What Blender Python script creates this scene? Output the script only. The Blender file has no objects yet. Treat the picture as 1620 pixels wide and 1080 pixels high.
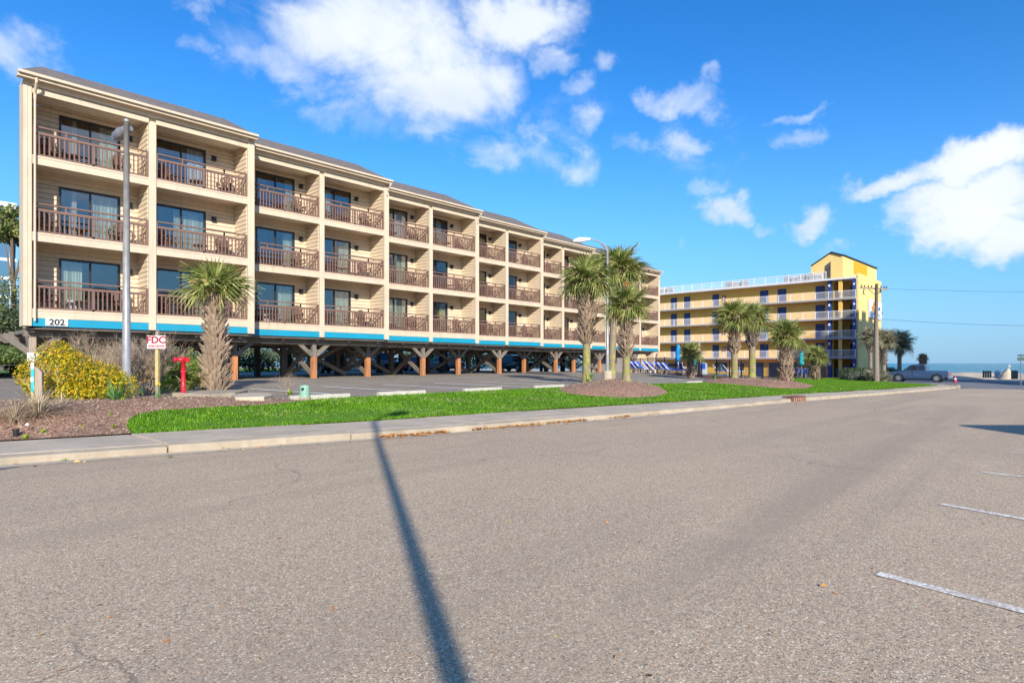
import bpy, math, random
import numpy as np
from mathutils import Vector, Matrix
from mathutils.geometry import delaunay_2d_cdt
random.seed(7); rnd = random.random
def U(a, b): return a + (b - a) * random.random()
R = math.radians
S = bpy.context.scene
COL = S.collection
# ------------------------------------------------------------------ camera
# world axes: x runs along the hotel front towards the sea, y runs into the hotel, metres
CAM = Vector((-4.15, -27.30, 1.5)); FOC = 960.0; HORIZ = 574.0
FW = Vector((.7295, .684, 0)); RT = Vector((.684, -.7295, 0))
cd = bpy.data.cameras.new('camera'); cam = bpy.data.objects.new('camera', cd); COL.objects.link(cam)
cam.location = CAM; cam.rotation_euler = (R(90), 0, math.atan2(FW.y, FW.x) - R(90))
cd.sensor_width = 36; cd.lens = 36 * FOC / 1620; cd.shift_y = 34 / 1620
cd.clip_start = .05; cd.clip_end = 12000
S.camera = cam
# ------------------------------------------------------------------ sun, sky, exposure
SUN_EL = R(24); LDIR = Vector((.532, .847, 0)).normalized()
sl = bpy.data.lights.new('sun', 'SUN'); sun = bpy.data.objects.new('sun', sl); COL.objects.link(sun)
sl.energy = 3.75; sl.angle = R(.5); sl.color = (1, .93, .82)
d = Vector((LDIR.x * math.cos(SUN_EL), LDIR.y * math.cos(SUN_EL), -math.sin(SUN_EL)))
sun.rotation_euler = d.to_track_quat('-Z', 'Y').to_euler(); sun.location = (0, -30, 60)
S.view_settings.view_transform = 'Standard'; S.view_settings.look = 'None'
S.view_settings.exposure = .84; S.view_settings.gamma = 1; S.view_settings.use_curve_mapping = False
SKY_STR = .15
W = bpy.data.worlds.new('World'); S.world = W; W.use_nodes = True
def world():
    nt = W.node_tree; N = nt.nodes; L = nt.links; N.clear()
    def nd(t, **k):
        n = N.new(t)
        for a, v in k.items(): setattr(n, a, v)
        return n
    def mth(op, a, b=None, c=None, cl=False):
        n = nd('ShaderNodeMath', operation=op, use_clamp=cl)
        for i, v in enumerate((a, b, c)):
            if v is None: continue
            if isinstance(v, (int, float)): n.inputs[i].default_value = v
            else: L.new(v, n.inputs[i])
        return n.outputs[0]
    sky = nd('ShaderNodeTexSky', sky_type='NISHITA', sun_disc=False, sun_elevation=SUN_EL, sun_rotation=math.atan2(-LDIR.x, -LDIR.y) % (2 * math.pi))
    sky.air_density = 1.0; sky.dust_density = .15; sky.ozone_density = 4.0; sky.altitude = 10
    hs = nd('ShaderNodeHueSaturation'); hs.inputs['Saturation'].default_value = 1.30; hs.inputs['Hue'].default_value = .507
    hs.inputs['Value'].default_value = .83
    L.new(sky.outputs[0], hs.inputs['Color'])
    tc = nd('ShaderNodeTexCoord'); sx = nd('ShaderNodeSeparateXYZ'); L.new(tc.outputs['Generated'], sx.inputs[0])
    # clean sea air: the low sky stays blue all round instead of turning yellow
    lo = nd('ShaderNodeMapRange', interpolation_type='SMOOTHSTEP'); L.new(sx.outputs[2], lo.inputs[0]); lo.inputs[1].default_value = -.05; lo.inputs[2].default_value = .34; lo.inputs[3].default_value = .85; lo.inputs[4].default_value = 0
    air = nd('ShaderNodeMix', data_type='RGBA'); L.new(lo.outputs[0], air.inputs[0]); L.new(hs.outputs[0], air.inputs['A']); air.inputs['B'].default_value = (.048 / SKY_STR, .215 / SKY_STR, .445 / SKY_STR, 1)
    az = mth('ARCTAN2', sx.outputs[1], sx.outputs[0]); el = mth('ARCSINE', sx.outputs[2])
    cb = nd('ShaderNodeCombineXYZ'); L.new(az, cb.inputs[0]); L.new(el, cb.inputs[1])
    # wisps: warp the direction before asking how deep inside a cloud it lies
    n1 = nd('ShaderNodeTexNoise'); n1.inputs['Scale'].default_value = 9; n1.inputs['Detail'].default_value = 5; n1.inputs['Roughness'].default_value = .6
    L.new(tc.outputs['Generated'], n1.inputs['Vector'])
    v1 = nd('ShaderNodeVectorMath', operation='SUBTRACT'); L.new(n1.outputs['Color'], v1.inputs[0]); v1.inputs[1].default_value = (.5, .5, .5)
    v2 = nd('ShaderNodeVectorMath', operation='MULTIPLY_ADD'); L.new(v1.outputs[0], v2.inputs[0]); v2.inputs[1].default_value = (.17, .13, 0); L.new(cb.outputs[0], v2.inputs[2])
    pos = v2.outputs[0]
    base = math.atan2(FW.y, FW.x)
    blobs = [(600, 60, 250, 130, 1), (700, 130, 170, 95, .95), (440, 105, 150, 60, .62), (690, 195, 80, 45, .7), (820, 25, 120, 60, .9), (560, 165, 150, 60, .5),
             (860, 90, 70, 40, .62), (905, 135, 60, 35, .66), (955, 85, 45, 40, .5), (920, 195, 55, 45, .66), (850, 210, 75, 28, .5), (910, 255, 70, 40, .66), (780, 245, 65, 40, .46),
             (1085, 155, 85, 40, .68), (1130, 128, 40, 24, .55), (1015, 235, 60, 24, .52), (1090, 225, 65, 30, .55), (1255, 190, 75, 18, .55), (1270, 225, 75, 26, .54), (1110, 290, 70, 30, .55),
             (1145, 330, 60, 40, .82), (1195, 355, 50, 18, .55), (1268, 350, 42, 42, .68), (1330, 390, 50, 20, .42),
             (1540, 262, 180, 50, 1), (1400, 290, 120, 32, .85), (1540, 335, 175, 75, 1.05), (1620, 370, 130, 60, 1), (1420, 345, 60, 40, .6),
             (640, 185, 250, 80, .52), (890, 190, 150, 120, .42), (1110, 250, 130, 110, .34), (380, 60, 120, 80, .4), (20, 80, 110, 70, .6), (290, 10, 80, 34, .56), (300, 70, 40, 30, .42), (1080, 400, 30, 14, .3)]
    M = None
    for (px, py, rx, ry, s) in blobs:
        a = math.atan((px - 810) / FOC); e = math.atan((HORIZ - py) / FOC * math.cos(a))
        cx = base - a; rx_ = rx / FOC * math.cos(a) ** 2 * 1.05; ry_ = ry / FOC * math.cos(a) * math.cos(e) ** 2 * 1.1
        sb = nd('ShaderNodeVectorMath', operation='SUBTRACT'); L.new(pos, sb.inputs[0]); sb.inputs[1].default_value = (cx, e, 0)
        ml = nd('ShaderNodeVectorMath', operation='MULTIPLY'); L.new(sb.outputs[0], ml.inputs[0]); ml.inputs[1].default_value = (1 / rx_, 1 / ry_, 0)
        ln = nd('ShaderNodeVectorMath', operation='LENGTH'); L.new(ml.outputs[0], ln.inputs[0])
        mr = nd('ShaderNodeMapRange', interpolation_type='SMOOTHSTEP'); L.new(ln.outputs['Value'], mr.inputs[0])
        mr.inputs[1].default_value = .15; mr.inputs[2].default_value = 1.15; mr.inputs[3].default_value = s; mr.inputs[4].default_value = 0
        M = mr.outputs[0] if M is None else mth('MAXIMUM', M, mr.outputs[0])
    # the same broken cloud goes on all round the sky outside the view
    n3 = nd('ShaderNodeTexNoise'); n3.inputs['Scale'].default_value = 2.6; n3.inputs['Detail'].default_value = 3
    L.new(tc.outputs['Generated'], n3.inputs['Vector'])
    da = mth('ABSOLUTE', mth('SUBTRACT', az, base))
    out = nd('ShaderNodeMapRange', interpolation_type='SMOOTHSTEP'); L.new(da, out.inputs[0]); out.inputs[1].default_value = .78; out.inputs[2].default_value = 1.1
    up = nd('ShaderNodeMapRange', interpolation_type='SMOOTHSTEP'); L.new(el, up.inputs[0]); up.inputs[1].default_value = .08; up.inputs[2].default_value = .3
    g = nd('ShaderNodeMapRange'); L.new(n3.outputs[0], g.inputs[0]); g.inputs[1].default_value = .5; g.inputs[2].default_value = .68; g.inputs[4].default_value = .8
    M = mth('MAXIMUM', M, mth('MULTIPLY', mth('MULTIPLY', g.outputs[0], out.outputs[0]), up.outputs[0]))
    n2 = nd('ShaderNodeTexNoise'); n2.inputs['Scale'].default_value = 7; n2.inputs['Detail'].default_value = 10; n2.inputs['Roughness'].default_value = .62; n2.inputs['Distortion'].default_value = .5
    mp = nd('ShaderNodeMapping'); mp.inputs['Scale'].default_value = (1, 1, 1.7); L.new(tc.outputs['Generated'], mp.inputs[0]); L.new(mp.outputs[0], n2.inputs['Vector'])
    dn = mth('ADD', M, mth('MULTIPLY', mth('SUBTRACT', n2.outputs[0], .5), 1.35))
    gate = nd('ShaderNodeMapRange', interpolation_type='SMOOTHSTEP'); L.new(M, gate.inputs[0]); gate.inputs[1].default_value = .02; gate.inputs[2].default_value = .3
    th = nd('ShaderNodeMapRange', interpolation_type='SMOOTHSTEP'); L.new(dn, th.inputs[0]); th.inputs[1].default_value = .2; th.inputs[2].default_value = 1.02
    fac = mth('MULTIPLY', th.outputs[0], gate.outputs[0])
    # thin parts and undersides greyer blue, thick parts white
    n4 = nd('ShaderNodeTexNoise'); n4.inputs['Scale'].default_value = 5; n4.inputs['Detail'].default_value = 6
    L.new(mp.outputs[0], n4.inputs['Vector'])
    cr = nd('ShaderNodeMix', data_type='RGBA'); L.new(n4.outputs[0], cr.inputs[0])
    k = 1 / SKY_STR
    cr.inputs['A'].default_value = (.34 * k, .41 * k, .53 * k, 1); cr.inputs['B'].default_value = (.62 * k, .64 * k, .67 * k, 1)
    mx = nd('ShaderNodeMix', data_type='RGBA'); L.new(fac, mx.inputs[0]); L.new(air.outputs['Result'], mx.inputs['A']); L.new(cr.outputs['Result'], mx.inputs['B'])
    bg = nd('ShaderNodeBackground'); bg.inputs[1].default_value = SKY_STR; L.new(mx.outputs['Result'], bg.inputs[0])
    o = nd('ShaderNodeOutputWorld'); L.new(bg.outputs[0], o.inputs[0])
world()
W.cycles.sampling_method = 'MANUAL'; W.cycles.sample_map_resolution = 512
# ------------------------------------------------------------------ materials
MATS = {}
class NT:
    def __init__(s, name):
        s.m = bpy.data.materials.new(name); s.m.use_nodes = True
        s.N = s.m.node_tree.nodes; s.L = s.m.node_tree.links; s.b = s.N['Principled BSDF']; MATS[name] = s.m
        s.tc = None
    def nd(s, t, **k):
        n = s.N.new(t)
        for a, v in k.items(): setattr(n, a, v)
        return n
    def co(s, kind='Object'):
        if not s.tc: s.tc = s.nd('ShaderNodeTexCoord')
        return s.tc.outputs[kind]
    def pos(s):
        return s.nd('ShaderNodeNewGeometry').outputs['Position']
    def noise(s, scale, detail=3, rough=.55, vec=None, stretch=None, dist=0):
        n = s.nd('ShaderNodeTexNoise'); n.inputs['Scale'].default_value = scale; n.inputs['Detail'].default_value = detail; n.inputs['Roughness'].default_value = rough
        n.inputs['Distortion'].default_value = dist
        v = vec or s.pos()
        if stretch:
            mp = s.nd('ShaderNodeMapping'); mp.inputs['Scale'].default_value = stretch; s.L.new(v, mp.inputs[0]); v = mp.outputs[0]
        s.L.new(v, n.inputs['Vector']); return n.outputs[0]
    def ramp(s, fac, stops, interp='LINEAR'):
        r = s.nd('ShaderNodeValToRGB'); r.color_ramp.interpolation = interp
        e = r.color_ramp.elements
        while len(e) < len(stops): e.new(.5)
        for q, (p, c) in zip(e, stops):
            q.position = p; q.color = (*c, 1) if len(c) == 3 else c
        s.L.new(fac, r.inputs[0]); return r.outputs[0]
    def mix(s, fac, a, b, mode='MIX'):
        n = s.nd('ShaderNodeMix', data_type='RGBA', blend_type=mode)
        for sock, v in ((n.inputs[0], fac), (n.inputs['A'], a), (n.inputs['B'], b)):
            if isinstance(v, (int, float)): sock.default_value = v
            elif isinstance(v, tuple): sock.default_value = (*v, 1)
            else: s.L.new(v, sock)
        return n.outputs['Result']
    def mr(s, v, a, b, c=0, d=1, sm=False):
        n = s.nd('ShaderNodeMapRange'); 
        if sm: n.interpolation_type = 'SMOOTHSTEP'
        s.L.new(v, n.inputs[0])
        for i, x in enumerate((a, b, c, d)): n.inputs[i + 1].default_value = x
        return n.outputs[0]
    def math(s, op, a, b=0.0):
        n = s.nd('ShaderNodeMath', operation=op)
        for i, v in enumerate((a, b)):
            if isinstance(v, (int, float)): n.inputs[i].default_value = v
            else: s.L.new(v, n.inputs[i])
        return n.outputs[0]
    def bump(s, h, st=.3, dist=.01):
        n = s.nd('ShaderNodeBump'); n.inputs['Strength'].default_value = st; n.inputs['Distance'].default_value = dist
        s.L.new(h, n.inputs['Height']); s.L.new(n.outputs[0], s.b.inputs['Normal'])
    def col(s, v):
        if isinstance(v, tuple): s.b.inputs['Base Color'].default_value = (*v, 1)
        else: s.L.new(v, s.b.inputs['Base Color'])
    def set(s, **k):
        for a, v in k.items(): s.b.inputs[a.replace('_', ' ')].default_value = v
def sc(c, f): return tuple(min(1, x * f) for x in c)
def surf(name, c, rough=.7, var=.12, scale=3, fine=60, bump=.15, metal=0, stretch=None, dirt=0, dirtc=(.12, .1, .08)):
    """plain painted / weathered surface: broad tone drift, fine grain, streaky dirt"""
    t = NT(name)
    a = t.ramp(t.noise(scale, 4, stretch=stretch), [(.3, sc(c, 1 - var)), (.7, sc(c, 1 + var))])
    if dirt:
        f = t.mr(t.noise(1.3, 6, .7, stretch=(1, 1, .35)), .52, .75, 0, dirt)
        a = t.mix(f, a, dirtc)
        a = t.mix(t.mr(t.noise(7, 4, .6, stretch=(1, 1, .07)), .55, .72, 0, min(.45, dirt)), a, dirtc)
    n = t.noise(fine, 3, .6, stretch=stretch)
    a = t.mix(.18, a, t.ramp(n, [(.35, (.25, .25, .25)), (.65, (.75, .75, .75))]), 'OVERLAY')
    t.col(a); t.set(Roughness=rough, Metallic=metal)
    if bump: t.bump(n, bump, .004)
    return t.m
def island(name, stops, rough=.6, trans=.0, bump=0):
    """foliage and litter: every leaf its own tone"""
    t = NT(name); g = t.nd('ShaderNodeNewGeometry')
    c = t.ramp(g.outputs['Random Per Island'], stops)
    c = t.mix(.45, c, t.ramp(t.noise(1.3, 4, .6), [(.35, (.3, .3, .3)), (.65, (.72, .7, .66))]), 'OVERLAY')
    t.col(c); t.set(Roughness=rough)
    if trans:
        tr = t.nd('ShaderNodeBsdfTranslucent'); t.L.new(c, tr.inputs[0]); ms = t.nd('ShaderNodeMixShader'); ms.inputs[0].default_value = trans
        t.L.new(t.b.outputs[0], ms.inputs[1]); t.L.new(tr.outputs[0], ms.inputs[2]); t.L.new(ms.outputs[0], t.N['Material Output'].inputs[0])
    return t.m
surf('cream', (.63, .505, .355), .72, .05, 1.5, 50, .1, dirt=.22, dirtc=(.32, .25, .17))
surf('cream_trim', (.59, .48, .35), .7, .05, 1.2, 40, .12, dirt=.3, dirtc=(.3, .24, .17))
surf('ceiling_cream', (.76, .64, .50), .8, .05, 1.5, 30, .05, dirt=.2, dirtc=(.3, .25, .2))
surf('turquoise', (.0, .27, .42), .6, .07, 1.1, 40, .08, dirt=.15, dirtc=(.05, .2, .28))
surf('railing_brown', (.185, .105, .078), .65, .14, 4, 80, .2, dirt=.2, dirtc=(.16, .1, .08))
surf('dark_frame', (.02, .018, .02), .4, .1, bump=0)
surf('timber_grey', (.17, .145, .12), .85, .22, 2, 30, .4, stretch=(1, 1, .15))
surf('timber_dark', (.10, .088, .078), .85, .22, 2, 30, .4, stretch=(1, 1, .15))
surf('timber_weathered', (.30, .24, .18), .85, .22, 2, 30, .4, stretch=(1, 1, .12))
surf('timber_pole', (.22, .175, .135), .85, .22, 2, 30, .4, stretch=(1, 1, .12))
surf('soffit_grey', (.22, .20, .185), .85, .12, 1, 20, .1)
surf('white_paint', (.78, .79, .80), .5, .05, 2, 40, .08)
surf('line_paint', (.86, .85, .82), .8, .06, 5, 60, .1, dirt=.1, dirtc=(.2, .2, .2))
surf('white_plastic', (.76, .78, .82), .4, .05, bump=0)
surf('sign_faded', (.72, .60, .58), .7, .12, 8, 50, .1, dirt=.4, dirtc=(.5, .38, .36))
surf('white_sign', (.80, .79, .77), .5, .03, bump=0)
surf('ink_black', (.02, .02, .02), .5, .02, bump=0)
surf('ink_red', (.30, .02, .045), .5, .05, bump=0)
surf('galvanised', (.30, .30, .30), .45, .18, 5, 70, .15, metal=.25, dirt=.25, dirtc=(.18, .16, .15))
surf('galvanised_dark', (.22, .22, .23), .5, .15, 5, 70, .15, metal=.2)
surf('concrete', (.49, .405, .30), .88, .16, 1.2, 90, .5, dirt=.5, dirtc=(.30, .25, .20))
surf('concrete_pale', (.38, .315, .23), .88, .2, 1.6, 90, .5, dirt=.85, dirtc=(.28, .23, .17))
surf('wheelstop', (.46, .44, .36), .88, .14, 2, 60, .5, dirt=.5, dirtc=(.3, .28, .22))
surf('red_paint', (.56, .015, .03), .4, .12, 6, 80, .1, dirt=.3, dirtc=(.25, .03, .03))
surf('yellow_wall', (.75, .46, .11), .8, .05, .6, 30, .1, dirt=.16, dirtc=(.45, .32, .14))
surf('yellow_wall_pale', (.78, .56, .20), .8, .04, .6, 30, .1, dirt=.14, dirtc=(.5, .4, .2))
surf('yellow_strong', (.62, .31, .01), .8, .04, .6, 30, .05)
surf('navy_door', (.022, .042, .15), .45, .12, 3, 40, .05)
surf('navy_blue', (.022, .05, .19), .5, .1, 3, 40, .05)
surf('maroon', (.18, .03, .035), .5, .1, bump=0)
surf('slab_grey', (.40, .37, .34), .8, .1, 1, 20, .1)  # even grey of the gallery slabs
surf('fence_black', (.012, .012, .013), .45, .1, bump=0)
surf('lounger_blue', (.01, .10, .62), .7, .1, bump=.05)
surf('parasol_blue', (.0, .26, .62), .8, .12, 8, 40, .1)
surf('parasol_teal', (.0, .33, .34), .8, .12, 8, 40, .1)
surf('rubber', (.018, .018, .02), .75, .1, bump=.1)
surf('rim_metal', (.50, .51, .53), .3, .1, metal=.7, bump=0)
surf('utility_green', (.22, .40, .30), .6, .1, 4, 50, .1, dirt=.4, dirtc=(.15, .22, .17))
surf('sign_green', (.015, .07, .055), .5, .05, bump=0)
surf('towel_orange', (.72, .13, .02), .9, .15, 8, 60, .2)
surf('sign_teal', (.0, .42, .44), .6, .06, bump=0)
surf('sign_orange', (.75, .25, .01), .6, .06, bump=0)
surf('sign_grey', (.45, .47, .50), .6, .08, bump=0)
surf('sign_blue', (.08, .25, .52), .6, .08, bump=0)
surf('pool_brick', (.42, .15, .10), .85, .2, 3, 40, .2)
surf('plastic_black', (.02, .02, .02), .4, .1, bump=0)
surf('rust_iron', (.14, .06, .04), .8, .3, 12, 60, .5)
surf('yellow_sign', (.75, .55, .03), .5, .05, bump=0)
surf('tower_white', (.72, .76, .80), .6, .05, .3, 10, 0)
surf('neighbour_wall', (.52, .47, .40), .8, .06, .3, 10, .05)
surf('wicker', (.10, .055, .042), .8, .3, 20, 90, .6)
surf('hvac_grey', (.33, .34, .35), .6, .1, 5, 30, .1)
surf('brick_rail', (.5, .28, .2), .8, .1, bump=0)
surf('orange_post', (.42, .175, .07), .75, .35, 3, 40, .35, stretch=(3, 3, .3), dirt=.45, dirtc=(.34, .2, .12))
surf('pale_yellow', (.50, .40, .17), .8, .2, 5, 50, .3, dirt=.5, dirtc=(.3, .25, .17))
surf('palm_skirt', (.30, .27, .24), .85, .25, 6, 50, .3)
def car_paint(name, c):
    t = NT(name); t.col(c); t.set(Roughness=.28, Metallic=.25); t.b.inputs['Coat Weight'].default_value = .7
    f = t.mix(t.mr(t.noise(3, 5), .5, .75, 0, .25), c, (.2, .19, .17)); t.col(f)
car_paint('truck_blue', (.045, .085, .17)); car_paint('car_red', (.45, .01, .015)); car_paint('car_black', (.012, .013, .016)); car_paint('car_silver', (.35, .36, .38))
def glass(name, tint, mixf, rough=.02):
    t = NT(name); g = t.nd('ShaderNodeBsdfGlossy'); g.inputs['Roughness'].default_value = rough; g.inputs['Color'].default_value = (.85, .83, .80, 1)
    tr = t.nd('ShaderNodeBsdfTransparent'); tr.inputs[0].default_value = (*tint, 1)
    fr = t.nd('ShaderNodeFresnel'); fr.inputs[0].default_value = 1.5
    f = t.mr(fr.outputs[0], 0, 1, mixf, 1)
    ms = t.nd('ShaderNodeMixShader'); t.L.new(f, ms.inputs[0]); t.L.new(tr.outputs[0], ms.inputs[1]); t.L.new(g.outputs[0], ms.inputs[2])
    t.L.new(ms.outputs[0], t.N['Material Output'].inputs[0])
    # old panes are never quite flat
    b = t.nd('ShaderNodeBump'); b.inputs['Strength'].default_value = .12; b.inputs['Distance'].default_value = .02; t.L.new(t.noise(.9, 2), b.inputs['Height']); t.L.new(b.outputs[0], g.inputs['Normal'])
glass('door_glass', (.80, .83, .84), .12); glass('car_glass', (.10, .12, .14), .3); glass('tower_glass', (.12, .2, .3), .55)
def m_room():
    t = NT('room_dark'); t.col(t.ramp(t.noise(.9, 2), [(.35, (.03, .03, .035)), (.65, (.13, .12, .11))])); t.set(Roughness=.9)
    t = NT('curtain'); w = t.noise(9, 1, stretch=(1, 1, .02)); t.col(t.ramp(w, [(.35, (.38, .42, .30)), (.65, (.70, .74, .60))])); t.set(Roughness=.9); t.bump(w, .6, .03)
    t = NT('curtain_white'); w = t.noise(9, 1, stretch=(1, 1, .02)); t.col(t.ramp(w, [(.35, (.52, .56, .58)), (.65, (.82, .84, .84))])); t.set(Roughness=.9); t.bump(w, .6, .03)
m_room()
def m_road():
    t = NT('road_aggregate'); P = t.pos()
    # exposed stones set in grey binder
    def vor(scale, feat='F1'):
        v = t.nd('ShaderNodeTexVoronoi', feature=feat); v.inputs['Scale'].default_value = scale; t.L.new(P, v.inputs['Vector']); return v
    v = vor(84); v2 = vor(140); e = vor(84, 'DISTANCE_TO_EDGE')
    sp = t.nd('ShaderNodeSeparateColor'); t.L.new(v.outputs['Color'], sp.inputs[0])
    sp2 = t.nd('ShaderNodeSeparateColor'); t.L.new(v2.outputs['Color'], sp2.inputs[0])
    st = t.ramp(sp.outputs[0], [(0, (.18, .150, .122)), (.20, (.46, .375, .300)), (.50, (.66, .53, .41)), (.78, (.86, .70, .54)), (.90, (.97, .90, .76)), (.97, (.75, .36, .13))], 'CONSTANT')
    st2 = t.ramp(sp2.outputs[0], [(0, (.20, .168, .138)), (.30, (.50, .405, .32)), (.70, (.72, .58, .45)), (.90, (.96, .86, .70))], 'CONSTANT')
    c = t.mix(t.mr(t.noise(30, 2), .45, .6), st, st2)
    gap = t.mr(e.outputs['Distance'], .0, .16, .0, 1)
    c = t.mix(gap, (.40, .33, .26), c)
    # broad drift, wheel bands, stains, tar
    big = t.noise(.16, 4, .6); c = t.mix(.55, c, t.ramp(big, [(.3, (.42, .41, .41)), (.7, (.60, .555, .51))]), 'OVERLAY')
    band = t.noise(1, 5, .62, stretch=(.05, .55, 1), dist=.6); c = t.mix(t.mr(band, .50, .68, 0, .6), c, (.34, .28, .225))
    st3 = t.noise(2.3, 6, .7); c = t.mix(t.mr(st3, .60, .78, 0, .30), c, (.32, .26, .21))
    pale = t.noise(.7, 5, .65); c = t.mix(t.mr(pale, .55, .75, 0, .3), c, (.74, .59, .45))
    # cracks
    w = t.noise(1.1, 5, .6)
    wv = t.nd('ShaderNodeVectorMath', operation='MULTIPLY_ADD'); wn = t.nd('ShaderNodeTexNoise'); wn.inputs['Scale'].default_value = 1.2; wn.inputs['Detail'].default_value = 6; t.L.new(P, wn.inputs['Vector'])
    t.L.new(wn.outputs['Color'], wv.inputs[0]); wv.inputs[1].default_value = (1.2, 1.2, 0); t.L.new(P, wv.inputs[2])
    ck = t.nd('ShaderNodeTexVoronoi', feature='DISTANCE_TO_EDGE'); ck.inputs['Scale'].default_value = .13; t.L.new(wv.outputs[0], ck.inputs['Vector'])
    crk = t.math('MULTIPLY', t.mr(ck.outputs['Distance'], .0008, .0026, 1, 0), t.mr(t.noise(.35, 2), .46, .60))
    c = t.mix(t.math('MULTIPLY', crk, .42), c, (.05, .045, .045))
    c = t.mix(.9, c, (1.0, .935, .785), 'MULTIPLY')
    t.col(c); t.set(Roughness=.85)
    h = t.math('ADD', t.math('MULTIPLY', gap, .8), t.math('MULTIPLY', sp.outputs[1], .7)); t.bump(h, .40, .004)
    # darker asphalt of the lot; the seaside street's tone also has shade painted in
    for nm, c0, k in (('lot_asphalt', (.235, .198, .155), 1), ('street_asphalt', (.155, .15, .155), 1), ('lot_asphalt_pale', (.26, .235, .205), 1)):
        t = NT(nm); P = t.pos()
        v = t.nd('ShaderNodeTexVoronoi'); v.inputs['Scale'].default_value = 90; t.L.new(P, v.inputs['Vector'])
        s2 = t.nd('ShaderNodeSeparateColor'); t.L.new(v.outputs['Color'], s2.inputs[0])
        c = t.ramp(s2.outputs[0], [(0, sc(c0, .6)), (.5, c0), (.9, sc(c0, 1.5)), (.97, sc(c0, 2.6))])
        c = t.mix(.6, c, t.ramp(t.noise(.35, 5, .65), [(.3, (.36, .36, .36)), (.7, (.66, .65, .63))]), 'OVERLAY')
        c = t.mix(t.mr(t.noise(1.4, 6, .7), .58, .78, 0, .5), c, sc(c0, .55))
        t.col(c); t.set(Roughness=.9); t.bump(s2.outputs[1], .35, .004)
    t = NT('road_line'); n = t.noise(38, 4, .7); n2 = t.noise(3, 4)
    m = t.mix(t.mr(t.math('ADD', n, t.math('MULTIPLY', n2, .5)), .70, .84), (.50, .42, .34), (.86, .82, .74)); t.col(m); t.set(Roughness=.9); t.bump(n, .4, .003)
    t = NT('oil_paint'); t.col((.1, .1, .1))
    t = NT('mulch'); n = t.noise(22, 5, .7); v = t.nd('ShaderNodeTexVoronoi'); v.inputs['Scale'].default_value = 38; t.L.new(t.pos(), v.inputs['Vector'])
    s2 = t.nd('ShaderNodeSeparateColor'); t.L.new(v.outputs['Color'], s2.inputs[0])
    c = t.ramp(s2.outputs[0], [(0, (.13, .062, .038)), (.4, (.27, .14, .088)), (.75, (.38, .21, .14)), (.97, (.55, .40, .28))])
    c = t.mix(.5, c, t.ramp(t.noise(.9, 4), [(.3, (.38, .38, .38)), (.7, (.62, .6, .58))]), 'OVERLAY'); t.col(c); t.set(Roughness=.95); t.bump(n, .8, .03)
    t = NT('lawn_soil'); c = t.ramp(t.noise(7, 5, .7), [(.3, (.055, .14, .0)), (.7, (.10, .23, .002))]); t.col(c); t.set(Roughness=.95); t.bump(t.noise(60, 3), .8, .02)
    t = NT('earth'); t.col(t.ramp(t.noise(.6, 6, .65), [(.3, (.13, .12, .07)), (.7, (.24, .21, .14))])); t.set(Roughness=.95)
    t = NT('sand'); t.col(t.ramp(t.noise(.5, 6, .6), [(.3, (.40, .32, .22)), (.7, (.62, .53, .40))])); t.set(Roughness=.95); t.bump(t.noise(1.5, 6, .6), .6, .2)
    t = NT('sea'); n = t.noise(.02, 5, .6, stretch=(1, .25, 1)); t.col(t.ramp(n, [(.3, (.004, .13, .19)), (.7, (.012, .26, .31))])); t.set(Roughness=.25); t.b.inputs['Specular IOR Level'].default_value = .12
    t.bump(t.noise(.5, 6, .65, stretch=(1, .3, 1)), 1.0, .6)
    t = NT('pool_water'); t.col((.05, .36, .42)); t.set(Roughness=.06); t.bump(t.noise(4, 3), .2, .02)
    t = NT('shingle'); br = t.nd('ShaderNodeTexBrick'); t.L.new(t.pos(), br.inputs['Vector']); br.inputs['Scale'].default_value = 3.2
    br.inputs['Color1'].default_value = (.14, .115, .10, 1); br.inputs['Color2'].default_value = (.22, .185, .16, 1); br.inputs['Mortar'].default_value = (.08, .07, .06, 1); br.inputs['Mortar Size'].default_value = .015
    c = t.mix(.5, br.outputs[0], t.ramp(t.noise(.7, 5, .65), [(.3, (.38, .37, .36)), (.7, (.6, .6, .6))]), 'OVERLAY'); t.col(c); t.set(Roughness=.95); t.bump(br.outputs['Fac'], -.4, .01)
m_road()
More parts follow.
